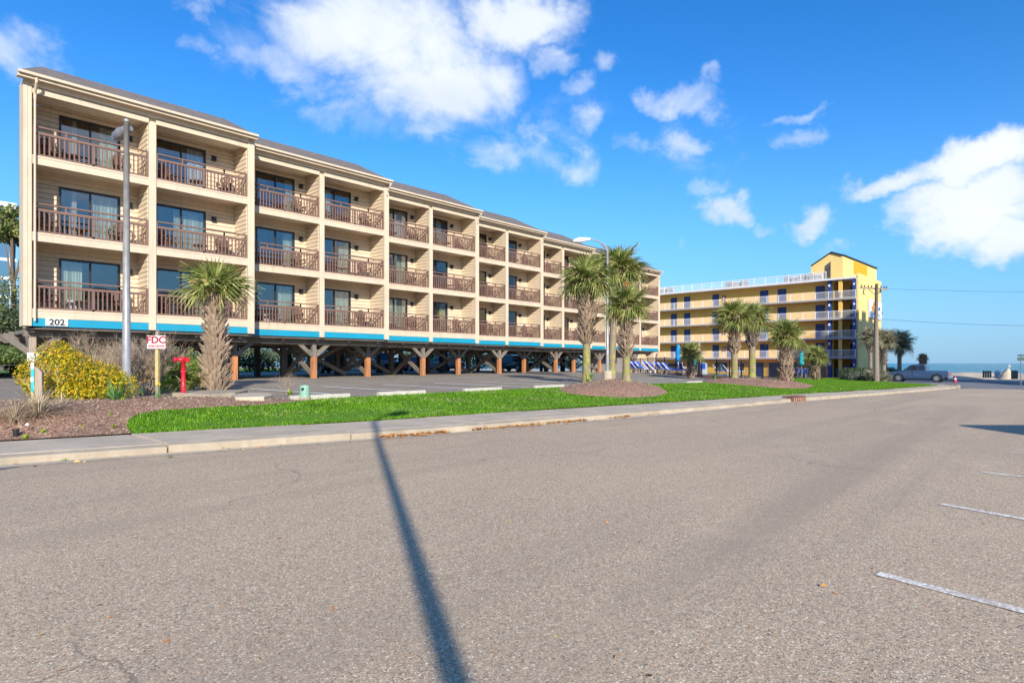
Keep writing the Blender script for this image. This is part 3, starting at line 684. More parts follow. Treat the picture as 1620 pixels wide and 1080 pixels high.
def boards(x0, x1, y, z0, z1, side=False, near=True):
    """lap siding between heights; side: the wall runs in y at x=y argument and faces -x"""
    global nboard
    k = int((z1 - z0) / EXP); z = z0
    while z < z1 - .02:
        h = min(1, (z1 - z) / EXP)
        if near and nboard < 300:
            if side: o = put('siding_board', BOARD, H, Vector((y, x1, z)) - WLH, (0, 0, R(-90)), (x1 - x0, 1, h))
            else: o = put('siding_board', BOARD, H, Vector((x0, y, z)) - WLH, (0, 0, 0), (x1 - x0, 1, h))
            nboard += 1
        else:
            if side:
                t_ = z + (EXP - .022) * h; v = [(y + .01, x0, z), (y + .01, x1, z), (y - .03, x1, z), (y - .03, x0, z), (y + .01, x0, t_), (y + .01, x1, t_), (y - .012, x1, t_), (y - .012, x0, t_)]
            else:
                t_ = z + (EXP - .022) * h; v = [(x0, y + .02, z), (x1, y + .02, z), (x1, y - .03, z), (x0, y - .03, z), (x0, y + .02, t_), (x1, y + .02, t_), (x1, y - .012, t_), (x0, y - .012, t_)]
            far_siding.add(v, [(0, 3, 2, 1), (3, 7, 6, 2), (4, 5, 6, 7)])
        z += EXP
nbal = 0; far_bal = MB()
m = MB(); m.box(-.022, .022, -.022, .022, 0, .70); BALM = m.mesh('baluster', 'railing_brown')
m = MB(); m.box(-.09, .09, -.10, 0, -.11, .11); m.box(-.06, .06, -.2, -.10, -.02, .09); LAMPM = m.mesh('wall_lamp', 'dark_frame')
rooms = MB()
def balcony(k, j, f):
    global nbal
    n = 2 * k + j; xa = X0 + BW * n + (.22 if j == 0 else .13); xb = X0 + BW * (n + 1) - (.25 if j else .13)
    y = k * REC; yb = y + DEP; z = FL[f]; top = (z + 2.43) if f < 2 else 11.32
    near = k < 2
    # sliding door
    d0, d1 = (X0 + BW * n + 1.3, X0 + BW * n + 3.25) if j == 0 else (X0 + BW * n + .55, X0 + BW * n + 2.5)
    dz1 = z + 2.02
    boards(xa, d0 - .04, yb, z, dz1 + .06, near=near); boards(d1 + .04, xb, yb, z, dz1 + .06, near=near)
    boards(xa, xb, yb, dz1 + .06, top, near=False if k else near)
    boards(y + .12, yb - .022, xb, z, top, side=True, near=near)
    m = MB()
    m.box(d0 - .04, d0 + .03, yb - .05, yb + .06, z + .02, dz1); m.box(d1 - .03, d1 + .04, yb - .05, yb + .06, z + .02, dz1)
    m.box(d0 - .04, d1 + .04, yb - .052, yb + .058, dz1, dz1 + .07); m.box(d0 - .04, d1 + .04, yb - .05, yb + .06, z - .02, z + .02)
    dm = (d0 + d1) / 2; m.box(dm - .03, dm + .03, yb - .03, yb + .03, z + .02, dz1)
    door = hp('sliding_door', m, 'dark_frame')
    for q, (a, b) in enumerate(((d0 + .03, dm - .03), (dm + .03, d1 - .03))):
        p = MB(); yy = yb + (.0 if q else .02); p.box(a, b, yy, yy + .008, z + .02, dz1)
        o = hp('pane', p, 'door_glass', door)
    cw = (.66, .5, .9, .35, .6, 1.2, .75)[(n * 3 + f * 2) % 7]
    c = MB(); cx0 = d1 - .05 - cw if (n * 5 + f * 3) % 7 else d0 + .06; nseg = 14
    for q in range(nseg):
        a = cx0 + cw * q / nseg; b = cx0 + cw * (q + 1) / nseg; ya, y2 = yb + .09 + .03 * (q % 2), yb + .09 + .03 * ((q + 1) % 2)
        c.quad((a, ya, z + .05), (b, y2, z + .05), (b, y2, dz1 - .02), (a, ya, dz1 - .02))
    hp('curtain', c, 'curtain' if (n + f) % 3 or f < 2 else 'curtain_white', door)
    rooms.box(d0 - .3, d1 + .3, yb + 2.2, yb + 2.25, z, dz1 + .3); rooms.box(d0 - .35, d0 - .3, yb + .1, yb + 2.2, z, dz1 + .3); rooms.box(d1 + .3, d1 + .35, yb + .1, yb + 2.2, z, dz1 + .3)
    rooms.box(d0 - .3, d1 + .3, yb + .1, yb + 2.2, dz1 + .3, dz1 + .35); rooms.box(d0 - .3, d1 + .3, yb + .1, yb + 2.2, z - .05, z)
    # lamp
    lx = d1 + .38; put('wall_lamp', LAMPM, H, Vector((lx, yb - .02, z + 1.80)) - WLH)
    # railing
    yr = y + .06; r = MB()
    r.box(xa, xa + .07, yr - .035, yr + .035, z - .04, z + 1.06); r.box(xb - .07, xb, yr - .035, yr + .035, z - .04, z + 1.06)
    xm = (xa + xb) / 2; r.box(xm - .045, xm + .045, yr - .04, yr + .04, z, z + .86)
    r.box(xa + .07, xb - .07, yr - .045, yr + .045, z + 1.01, z + 1.06); r.box(xa + .07, xb - .07, yr - .05, yr + .03, z + .77, z + .86); r.box(xa + .07, xb - .07, yr - .04, yr + .03, z - .02, z + .07)
    for fx in (.27, .5 if k > 1 else .73, .73): xx = xa + (xb - xa) * fx; r.box(xx - .025, xx + .025, yr - .03, yr + .03, z + .86, z + 1.01)
    rail = hp('railing', r, 'railing_brown')
    nb = 24; sp = (xb - xa - .14) / nb
    for q in range(1, nb):
        xx = xa + .07 + sp * q
        if abs(xx - xm) < .07: continue
        if nbal < 300 and k < 2: put('baluster', BALM, rail, Vector((xx, yr - .01, z + .07)) - WLH + WLH); nbal += 1
        else: far_bal.box(xx - .022, xx + .022, yr - .03, yr + .014, z + .07, z + .77)
    # deck
    m = MB(); m.box(xa - .1, xb + .1, y + .10, yb + .05, z - .16, z - .03); hp('balcony_floor', m, 'ceiling_cream')
    if f == 2: m = MB(); m.box(xa - .1, xb + .1, y + .16, yb + .05, 11.32, 11.37); hp('balcony_ceiling', m, 'ceiling_cream')
    # heating and cooling box by the door
    m = MB(); hx = d0 - .02; m.box(d0 + .15, d0 + .95, yb - .42, yb - .09, z + .02, z + .48) if (n + f) % 2 == 0 and f == 0 else m.box(d1 + .62, d1 + 1.25 if d1 + 1.25 < xb - .1 else xb - .1, yb - .3, yb - .03, z, z + .42)
    hp('cooling_box', m, 'hvac_grey', bevel=.02)
    return xa, xb, y, z, d1
SPOTS = []
for k in range(NS):
    y = k * REC; xs_ = X0 + BW * 2 * k; xe = xs_ + BW * 2
    for j in (0, 1):
        n = 2 * k + j; xa = xs_ + BW * j; xb = xa + BW
        for f in range(3):
            SPOTS.append((n, f) + balcony(k, j, f))
            z = FL[f]; m = MB(); m.box(xa + (.22 if j == 0 else .13), xb - (.25 if j else .13), y + .0, y + .1, z - .32 if f else z - .33, z - .0)
            m.box(xa + (.22 if j == 0 else .13), xb - (.25 if j else .13), y - .018, y, z - .07, z - .03)
            hp('floor_beam', m, 'cream_trim')
        m = MB(); m.box(xa + (.22 if j == 0 else .13), xb - (.25 if j else .13), y + .02, y + .12, ZB, 3.11); hp('blue_panel', m, 'turquoise')
        m = MB(); m.box(xa + (.22 if j == 0 else .13), xb - (.25 if j else .13), y + .0, y + .16, 11.14, 11.34); m.box(xa + .1, xb - .1, y + .05, y + .14, 11.34, 11.62); hp('top_beam', m, 'cream_trim')
    # partitions and their front trim
    for n_p, (px_, w, ww) in enumerate(((xs_, .22, 0), (xs_ + BW, .13, .13), (xe, 0, .25))):
        m = MB(); a, b = px_ - ww + .01, px_ + w - .01
        if w == 0: b = px_ - .01
        m.box(a, b, y + .1, y + (DEP + .3 if n_p or k else .80), ZB, 11.6)
        if not n_p and not k: m.box(-.08, -.02, .8, 1.72, ZB, 11.5)
        hp('partition', m, 'cream')
        m = MB(); m.box(a - .01, b + .01, y - .035, y + .1, ZB - .0, 11.14 if w and ww else 11.55)
        if w == 0: m.box(px_ - .07, px_ + .04, y - .05, y + .1, ZB, 11.55)
        if ww == 0 and k == 0: m.box(px_ - .02, px_ + .1, y - .05, y + .1, ZB, 11.55)
        hp('pillar', m, 'cream_trim', bevel=.006)
    # wall behind, roof, gutter
    m = MB(); yb = y + DEP + .02; xl = xs_ + (0 if k else 1.4)
    for f in range(3):
        z = FL[f]
        for j in (0, 1):
            n = 2 * k + j
            d0, d1 = (X0 + BW * n + 1.3, X0 + BW * n + 3.25) if j == 0 else (X0 + BW * n + .55, X0 + BW * n + 2.5)
            a, b = X0 + BW * n + (0 if n else .24), X0 + BW * (n + 1)
            zt = FL[f + 1] if f < 2 else 11.4
            m.box(a, d0 - .04, yb, yb + .1, z - .3, zt - .3); m.box(d1 + .04, b, yb, yb + .1, z - .3, zt - .3)
            m.box(d0 - .04, d1 + .04, yb, yb + .1, z + 2.09, zt - .3); m.box(d0 - .04, d1 + .04, yb, yb + .1, z - .3, z - .02)
    hp('back_wall', m, 'cream')
    m = MB(); m.box(xl + .3, xe, y + DEP + 2.6, y + DEEP, ZB, 11.4); m.box(xl + .3, xe, yb + .1, y + DEEP, ZB, ZB + .25); m.box(xe - .1, xe, y + .1, y + DEEP, ZB, 11.5); m.box(xl + .3, xl + .45, yb + .1, y + DEEP, ZB, 11.4)
    hp('rear_block', m, 'cream')
    ry = y + 3.3; rl = xs_ - .25 if k else xs_ - .22
    m = MB()
    tl = rl + (1.25 if k == 0 else 0)
    zt, ze = 13.45, 11.70
    A = [(rl, y - .34, ze), (xe + .06, y - .34, ze), (xe + .06, ry, zt), (tl, ry, zt)]
    B = [(tl, ry, zt), (xe + .06, ry, zt), (xe + .06, y + DEEP, 10.9), (tl + (.9 if k == 0 else 0), y + DEEP, 10.9)]
    for Q in (A, B):
        m.quad(*Q); m.quad(*[(p[0], p[1], p[2] - .12) for p in reversed(Q)])
        for a, b in zip(Q, Q[1:] + Q[:1]): m.quad(b, a, (a[0], a[1], a[2] - .12), (b[0], b[1], b[2] - .12))
    hp('roof', m, 'shingle')
    m = MB(); m.prism([(y + .1, 11.5), (y + .1, 11.75), (ry, 13.3), (y + DEEP - .1, 10.9), (y + DEEP - .1, 10.5)], 'x', xe - .15, xe - .02)
    m.prism([(y - .3, 11.56), (y - .3, 11.69), (ry, 13.42), (ry, 13.26)], 'x', xe - .01, xe + .055)
    hp('gable_end', m, 'cream_trim')
    m = MB(); m.box(rl, xe + .05, y - .37, y - .25, 11.50, 11.69); m.box(rl, xe + .05, y - .48, y - .372, 11.60, 11.70); m.box(rl + .01, xe + .04, y - .25, y + .02, 11.55, 11.59)
    hp('gutter', m, 'cream_trim', bevel=.008)
    m = MB(); m.box(xs_ + .05, xe - .05, y - .03, y + .05, 11.38, 11.56); hp('frieze', m, 'ceiling_cream')
    dx = xe - .1 if k else xs_ + .30
    m = MB(); m.tube([(dx, y - .40, 11.55), (dx, y - .40, 11.42), (dx, y - .1, 11.1), (dx, y - .09, 10.9)], .045, 8); m.tube([(dx, y - .09, 10.9), (dx, y - .09, 3.0)], .035, 8) if not k else None
    hp('downspout', m, 'cream_trim')
# end face of the first bay
m = MB(); m.box(X0 - .02, X0 + .0, .1, .84, ZB, 11.55); m.box(X0 - .02, X0 + .25, .8, .84, ZB, 11.5); hp('end_wall', m, 'cream_trim')
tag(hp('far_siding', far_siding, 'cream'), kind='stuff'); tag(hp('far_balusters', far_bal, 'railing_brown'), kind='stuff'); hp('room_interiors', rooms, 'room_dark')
# underside: joists, beams, posts with spreading braces
gz = lambda x, y: Z(x, y)
m = MB()
for k in range(NS):
    y = k * REC; xs_ = X0 + BW * 2 * k; xe = xs_ + BW * 2
    m.box(xs_ + .05 + (.5 if k == 0 else 0), xe - .05, y + .12, y + DEEP, ZB - .06, ZB - .002)
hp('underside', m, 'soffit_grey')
m = MB(); m2 = MB()
posts = []
for k in range(NS):
    y = k * REC; xs_ = X0 + BW * 2 * k; xe = xs_ + BW * 2
    b = MB()
    for dy in (.75, 4.1, 7.4, 10.4):
        b.box(xs_ + .1, xe - .02, y + dy - .14, y + dy + .14, ZB - .36, ZB - .062)
    for j in range(5): xx = xs_ + .3 + j * 1.85; b.box(xx - .06, xx + .06, y + .3, y + DEEP - .1, ZB - .2, ZB - .061)
    b.box(xs_ + .0, xe, y + .14, y + .3, ZB - .1, ZB - .062)
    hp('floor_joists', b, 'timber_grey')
    for j in (0, 1, 2):
        if j == 2 and k < NS - 1: continue
        xx = xs_ + BW * j - (.05 if j or k else -.25); posts.append((k, xx, y))
        if j == 0 and k == 0: xx = xs_ + .35
        # front post: raw orange lower wrap, grey upper
        z0 = gz(xx, y + .75); yy = y + .75; orange = not (k == 0 and j == 0)
        p = MB(); p.box(xx - .11, xx + .11, yy - .11, yy + .11, z0 - .1, ZB - .36); post = hp('support_post', p, 'timber_grey' if orange else 'timber_weathered', bevel=.02)
        if orange: p = MB(); p.box(xx - .132, xx + .132, yy - .132, yy + .132, z0 - .02, z0 + 1.12); hp('post_wrap', p, 'orange_post', post, bevel=.02)
        for (ax, ay) in ((-.85, 0), (.85, 0), (0, .9)):
            p = MB(); p.beam((xx + .12 * (ax > 0) - .12 * (ax < 0), yy + .1 * (ay > 0), z0 + 1.2), (xx + ax, yy + ay, ZB - .3), .15, .2); hp('brace', p, 'timber_grey', post)
        for r_, dy in enumerate((4.1, 7.4, 10.4)):
            yy = y + dy; z0 = gz(xx, yy); p = MB(); xx = max(xx, 1.6 if k == 0 else xx); p.box(xx - .14, xx + .14, yy - .14, yy + .14, z0 - .1, ZB - .36); post2 = hp('support_post', p, 'timber_dark', bevel=.02)
            if r_ == 0 and (k or j):
                for sgn in (-1, 1): p = MB(); p.beam((xx, yy, z0 + 1.2), (xx + sgn * .8, yy, ZB - .3), .13, .17); hp('brace', p, 'timber_dark', post2)
        # cross bracing between rows
        if j < 2:
            z0 = gz(xx, y + 4) + .1; b = MB()
            if (2 * k + j) % 2 == 1 or k in (0, 2):
                b.beam((xx, y + .95, z0 + 1.75), (xx, y + 3.95, z0), .09, .24); b.beam((xx + .11, y + .95, z0), (xx + .11, y + 3.95, z0 + 1.75), .09, .24)
                hp('cross_brace', b, 'timber_grey')
            b = MB()
            b.beam((xx + .2, y + 4.0, z0 + 1.75), (xx + BW - .2, y + 4.0, z0 + .05), .09, .22); b.beam((xx + .2, y + 4.2, z0 + .05), (xx + BW - .2, y + 4.2, z0 + 1.75), .09, .22)
            if (2 * k + j) % 3 != 2: hp('cross_brace', b, 'timber_grey')
# house number board
m = MB(); m.box(.32, .98, -.03, .018, 2.85, 3.115); sgn = hp('number_board', m, 'white_sign')
o = put('lettering', text_mesh('202', .30, .004, 'ink_black', bold=.009), sgn, Vector((.65, -.036, 2.975)), (R(90), 0, 0), (1.05, 1, 1))
# enclosure and low store walls under the far end
for (xa, xb, ya, yb, zt, mm) in ((44.6, 52.2, 8.6, 8.8, 2.6, 'soffit_grey'), (52.4, 56.4, 8.2, 8.4, 2.0, 'cream'), (55.9, 56.3, 7.4, 8.2, 2.7, 'cream_trim')):
    m = MB(); m.box(xa, xb, ya, yb, -.4, zt); hp('store_wall', m, mm)
# orange towel over the rail near the far end
m = MB()
for i in range(8): xa_ = 47.7 + i * .075; m.quad((xa_, 5.94 + .02 * (i % 2), 9.2), (xa_ + .075, 5.94 + .02 * ((i + 1) % 2), 9.17), (xa_ + .075, 5.97 + .02 * ((i + 1) % 2), 10.02), (xa_, 5.97 + .02 * (i % 2), 10.02))
tag(part('beach_towel', m, 'towel_orange'), 'orange towel hung over a top-floor rail near the far end of the cream hotel', 'towel')
# ------------------------------------------------------------------ balcony furniture: a thing each
def chair_meshes(c):
    seat = MB()
    for i in range(5): seat.box(-.25 + i * .10, -.17 + i * .10, -.24, .22, .38, .405)
    seat.box(-.27, .27, -.26, -.22, .365, .41)
    back = MB()
    for i in range(5): back.beam((-.2 + i * .1, .21, .42), (-.2 + i * .1 * 1.0, .33, 1.0 - abs(i - 2) * .03), .065, .02)
    pts = [(-.26, .30, .80)] + [(-.26 + .52 * i / 8, .34, .90 + .14 * math.sin(math.pi * i / 8)) for i in range(9)] + [(.26, .30, .80)]
    back.tube(pts, .035, 6)
    arm = MB(); arm.tube([(0, -.24, .40), (0, -.26, .60), (0, -.1, .64), (0, .28, .62)], .03, 6)
    leg = MB(); leg.beam((0, 0, .40), (0, 0, 0), .05)
    return [q.mesh(nm, c) for q, nm in ((seat, 'seat'), (back, 'backrest'), (arm, 'armrest'), (leg, 'leg'))]
CH = chair_meshes('wicker')
def full_chair():
    e = empty('balcony_chair', (0, 0, 0))
    put('seat', CH[0], e); put('backrest', CH[1], e)
    for s in (-1, 1):
        put('armrest', CH[2], e, (s * .28, 0, 0))
        for q in (-.22, .22): put('leg', CH[3], e, (s * .25, q, 0))
    return e
def joined(ms):
    mb = MB()
    for me, lc in ms: mb.add([tuple(Vector(v.co) + Vector(lc)) for v in me.vertices], [tuple(p.vertices) for p in me.polygons])
    return mb
far_chair = joined([(CH[0], (0, 0, 0)), (CH[1], (0, 0, 0))] + [(CH[2], (s * .28, 0, 0)) for s in (-1, 1)] + [(CH[3], (s * .25, q, 0)) for s in (-1, 1) for q in (-.22, .22)]).mesh('balcony_chair', 'wicker')
m = MB(); m.lathe((0, 0, 0), [(.3, .42), (.31, .44), (.31, .46)], 14); TT = m.mesh('table_top', 'wicker')
m = MB(); m.lathe((0, 0, 0), [(.16, 0), (.14, .03), (.035, .06), (.035, .42)], 8); TB = m.mesh('table_base', 'wicker')
def full_table():
    e = empty('balcony_table', (0, 0, 0)); put('table_top', TT, e); put('table_base', TB, e); return e
far_table = joined([(TT, (0, 0, 0)), (TB, (0, 0, 0))]).mesh('balcony_table', 'wicker')
pc = pt = None
for (n, f, xa, xb, y, z, d1) in SPOTS:
    near = n < 4; where = 'on the %s balcony of the %s bay from the cream hotel\'s left end' % (FLN[f], ORD[n])
    for q, (fx, rz) in enumerate(((.17, .35), (.80, -.35))):
        if near:
            if pc is None: pc = c = full_chair()
            else: c = copy_tree(pc)
        else: c = put('balcony_chair', far_chair)
        c.location = (xa + (xb - xa) * (fx + U(-.03, .03)), y + .78 + U(-.05, .08), z - .03); c.rotation_euler = (0, 0, rz + U(-.3, .3))
        tag(c, '%s armchair %s' % (('left', 'right')[q], where), 'chair', 'brown armchairs on the hotel balconies')
    if near:
        if pt is None: pt = c = full_table()
        else: c = copy_tree(pt)
    else: c = put('balcony_table', far_table)
    c.location = (xa + (xb - xa) * (.42 + U(-.08, .12)), y + .7, z - .03)
    tag(c, 'small table ' + where, 'table', 'small tables on the hotel balconies')
m = MB()
for i in range(6): m.quad((i * .12, .02 * (i % 2), 0), (i * .12 + .12, .02 * ((i + 1) % 2), 0), (i * .12 + .12, .02 * ((i + 1) % 2), .9), (i * .12, .02 * (i % 2), .9))
# ------------------------------------------------------------------ the yellow beach hotel
YX = 87.0; YE = -5.4; YF = 40.0; YZ = -.56
SL = [2.28, 4.93, 7.63, 10.33]; RZ = 13.1
Y = empty('beach_hotel', (YX, YE, YZ), 0, 'yellow six-storey beach hotel with open galleries, white railings and navy doors', 'building')
WY = Vector((YX, YE, YZ))
def yp(name, m, mats, parent=None, **k): return part(name, m, mats, parent or Y, world=(parent is None), **k)
m = MB(); m.box(YX + 1.5, 100, YE + 3.8, YF, YZ - .3, RZ); yp('wall', m, 'yellow_wall')
m = MB(); m.box(YX + 3.4, 100, YE + .02, YE + 3.8, YZ - .3, RZ); m.box(YX + 1.5, YX + 3.4, YE + 3.3, YE + 3.8, YZ, RZ); yp('lobby_wall', m, 'yellow_wall')
m = MB(); m.box(YX + .35, 100.2, YE - .02, YE + .22, YZ - .3, RZ + .55); m.box(97, 100.2, YE - .06, YE + .3, RZ + .1, RZ + .5)
yp('end_wall', m, 'yellow_wall_pale')
for z in SL + [RZ]:
    m = MB(); m.box(YX, YX + 4, YE + .2, YF, z - .2, z); m.box(YX - .03, YX, YE + .2, YF, z - .14, z + .02); yp('gallery_slab', m, 'slab_grey' if z < RZ else 'white_paint')
m = MB(); m.box(YX + .01, 100.1, YE + .0, YF, RZ + .0, RZ + .06); yp('roof_deck', m, 'concrete_pale')
for i, yv in enumerate((-2.15, -1.75)):
    for f, z in enumerate([YZ] + SL):
        zt = (SL + [RZ])[f]
        m = MB(); m.box(YX + .5, YX + .9, YE + 3.35 + i * .0, YE + 3.85, z + .0, zt - .2)
        if i == 0: yp('navy_column', m, 'navy_blue')
        m2 = MB(); m2.box(YX + .47, YX + .5, YE + 3.5, YE + 3.72, z + 1.75, z + 2.05)
        if i == 0: yp('gallery_lamp', m2, 'white_plastic')
for f, z in enumerate([YZ] + SL):
    zt = (SL + [RZ])[f]
    m = MB(); m.box(YX + .06, YX + .36, YE + .2, YE + .62, z, zt - .2); yp('corner_column', m, 'navy_blue')
    m = MB(); m.box(YX + .03, YX + .06, YE + .3, YE + .5, z + 1.7, z + 1.95); yp('gallery_lamp', m, 'white_plastic')
    m = MB(); m.box(YX + .3, YX + .62, YE + 1.95, YE + 2.4, z, zt - .2); yp('lobby_column', m, 'yellow_wall')
    m = MB(); m.box(YX + 3.36, YX + 3.4, YE + .9, YE + 1.7, z + .05, z + 2.0); m.box(YX + 3.36, YX + 3.4, YE + 2.6, YE + 3.2, z + .05, z + 2.0); yp('lobby_opening', m, 'room_dark')
def ydoor(yc, z, mat='navy_door', w=.94, h=2.03):
    x = YX + 1.5
    m = MB(); m.box(x - .05, x - .0, yc - w / 2 - .05, yc - w / 2, z, z + h + .05); m.box(x - .05, x, yc + w / 2, yc + w / 2 + .05, z, z + h + .05); m.box(x - .05, x, yc - w / 2, yc + w / 2, z + h, z + h + .05)
    fr = yp('door_frame', m, 'navy_blue')
    m = MB(); m.box(x - .03, x + .0, yc - w / 2, yc + w / 2, z, z + h); 
    for (a, b) in ((.15, .9), (1.05, 1.85)): m.box(x - .036, x - .03, yc - w / 2 + .14, yc + w / 2 - .14, z + a, z + b)
    d = yp('door', m, mat, fr)
    m = MB(); m.box(x - .08, x - .03, yc + w / 2 - .12, yc + w / 2 - .07, z + .98, z + 1.03); yp('handle', m, 'rim_metal', fr)
dy = [36, 30, 22.4, 20, 15.1, 7.5, 4.9, -.33]
for f, z in enumerate(SL):
    for q, yc in enumerate(dy):
        ydoor(yc, z, w=1.12 if yc < 8 else .98)
    if f == 0: ydoor(12.7, z)
    m = MB(); m.box(YX + 1.38, YX + 1.5, 13.5, 14.0, z + 1.0, z + 1.75); yp('fire_cabinet', m, 'maroon')
    m = MB(); m.box(YX + 1.36, YX + 1.38, 13.62, 13.88, z + 1.3, z + 1.55); yp('cabinet_label', m, 'white_plastic')
# railings
yb = MB(); npk = 0
def yrail(x, y0, y1, z, h=1.02, px=1.62):
    global npk
    r = MB(); r.box(x - .03, x + .03, y0, y1, z + h - .05, z + h); r.box(x - .02, x + .02, y0, y1, z + .08, z + .12); rr = yp('railing', r, 'white_paint')
    n = int((y1 - y0) / px)
    for i in range(n + 1):
        yy = y0 + (y1 - y0) * i / n; p = MB(); p.box(x - .035, x + .035, yy - .035, yy + .035, z + .0, z + h + .03); yp('rail_post', p, 'white_paint', rr)
    k = int((y1 - y0) / .125)
    for i in range(k):
        yy = y0 + (y1 - y0) * (i + .5) / k; yb.box(x - .01, x + .01, yy - .01, yy + .01, z + .12, z + h - .05)
for z in SL: yrail(YX + .04, YE + .25, YF, z)
yrail(YX + .05, -1.5, YF, RZ + .02, 1.05)
for z in SL:
    r = MB(); r.box(YX + .05, YX + .33, YE + .2, YE + .23, z + .95, z + 1.0); yp('rail_return', r, 'white_paint')
tag(yp('rail_pickets', yb, 'white_paint'), kind='stuff')
# rooftop sun screens and bundled covers behind the top rail: cooling units
for i, yc in enumerate((38, 35.6, 31.5, 29.6, 25.4, 24.0, 22.8, 12.6, 11.4, 10.2, 3.9, 2.6, 1.9, .8, -.3)):
    m = MB(); w = U(.4, .55); h = U(.78, 1.0)
    m.box(YX + .6, YX + 1.3, yc - w, yc + w, RZ + .06, RZ + .06 + h); m.box(YX + .57, YX + .6, yc - w + .08, yc + w - .08, RZ + .14, RZ + h - .05); o = yp('roof_unit', m, ('hvac_grey', 'palm_skirt', 'neighbour_wall')[i % 3])
    m = MB()
    for q in range(5): m.box(YX + .55, YX + .57, yc - w + .08, yc + w - .08, RZ + .2 + q * .14, RZ + .25 + q * .14)
    yp('unit_slats', m, 'white_paint', o)
# penthouse with its pitched roof
PA, PB, PC, PE, PF = (YX + 1.5, .9), (YX + 1.5, -1.8), (YX + 1.5, -3.25), (100.4, -4.75), (100.4, .9)
hz = {PA: 15.3, PB: 16.95, PC: 16.35, PE: 15.7, PF: 15.0}
m = MB(); P_ = [PA, PB, PC, PE, PF]; n = 5
m.add([(p[0], p[1], RZ) for p in P_] + [(p[0], p[1], hz[p]) for p in P_], [(i, (i + 1) % n, (i + 1) % n + n, i + n)[::-1] for i in range(n)]); m.quad(*[(p[0], p[1], hz[p]) for p in P_])
ph = yp('penthouse', m, 'yellow_wall_pale')
m = MB()
for a, b in ((PA, PB), (PB, PC), (PC, PE)): m.beam((a[0] - .08, a[1] - .05, hz[a] + .06), (b[0] - .08, b[1] - .05, hz[b] + .06), .3, .14)
yp('roof_edge', m, 'fence_black', ph)
def onCE(t, z, off): 
    dx, dy_ = PE[0] - PC[0], PE[1] - PC[1]; L = math.hypot(dx, dy_); return (PC[0] + dx * t + dy_ / L * off, PC[1] + dy_ * t - dx / L * off, z)
m = MB(); tz = lambda t: 16.35 + (15.7 - 16.35) * t - .2
m.add([onCE(.30, 14.2, .01), onCE(.70, 14.2, .01), onCE(.70, tz(.7), .01), onCE(.30, tz(.3), .01), onCE(.30, 14.2, .05), onCE(.70, 14.2, .05), onCE(.70, tz(.7), .05), onCE(.30, tz(.3), .05)],
      [(4, 5, 6, 7), (0, 4, 7, 3), (1, 2, 6, 5), (3, 7, 6, 2), (0, 1, 5, 4)]); yp('orange_panel', m, 'yellow_strong', ph)
m = MB(); m.box(YX + 1.4, YX + 1.5, -.95, .2, RZ + .1, RZ + 1.1); m.prism([(-1.7, RZ), (-1.0, RZ), (-1.0, RZ + 2.1), (-1.7, RZ + 2.6)], 'x', YX + 1.42, YX + 1.49); yp('window', m, 'room_dark', ph)
# ground floor: dark windows, doors and the glass entrance
for (y0, y1, z0, z1, nm, mt) in ((20.5, 23.5, .3, 1.5, 'window', 'room_dark'), (13.2, 15.2, .25, 1.6, 'window', 'room_dark'), (10.6, 12.0, .1, 1.5, 'window', 'room_dark')):
    m = MB(); m.box(YX + 1.44, YX + 1.5, y0, y1, z0, z1); w = yp(nm, m, mt)
    m = MB(); m.box(YX + 1.40, YX + 1.44, y0, y1, z0 - .06, z0); m.box(YX + 1.40, YX + 1.44, y0, y1, z1, z1 + .06); m.box(YX + 1.40, YX + 1.44, (y0 + y1) / 2 - .03, (y0 + y1) / 2 + .03, z0, z1); yp('window_frame', m, 'white_paint', w)
for yc in (8.4, 6.0): ydoor(yc, YZ, w=1.5, h=2.1)
for yc in (3.6, 18.2): ydoor(yc, YZ, 'room_dark', w=1.6, h=2.05)
m = MB(); m.box(YX + 1.40, YX + 1.5, -1.75, -1.6, YZ, 1.75); m.box(YX + 1.40, YX + 1.5, .1, .25, YZ, 1.75); m.box(YX + 1.40, YX + 1.5, -1.6, .1, 1.6, 1.75); en = yp('entrance_surround', m, 'navy_blue')
m = MB(); 
for (a, b, c, d_) in ((-1.55, -1.45, YZ, 1.55), (-.15, -.05, YZ, 1.55)): m.box(YX + 1.36, YX + 1.42, a, b, c, d_)
m.box(YX + 1.36, YX + 1.42, -1.45, -.15, 1.45, 1.55); m.box(YX + 1.36, YX + 1.42, -1.45, -.15, YZ, YZ + .12); yp('door_frame', m, 'white_paint', en)
m = MB(); m.box(YX + 1.38, YX + 1.40, -1.45, -.15, YZ + .12, 1.45); yp('door_pane', m, 'tower_glass', en)
m = MB(); m.box(YX + .8, YX + 1.5, -3.1, -2.5, YZ, .75); yp('drink_cooler', m, 'navy_door', bevel=.04)
m = MB(); m.box(YX + .8, YX + 1.5, -4.3, -3.5, YZ, 1.1); yp('vending_machine', m, 'navy_blue', bevel=.04)
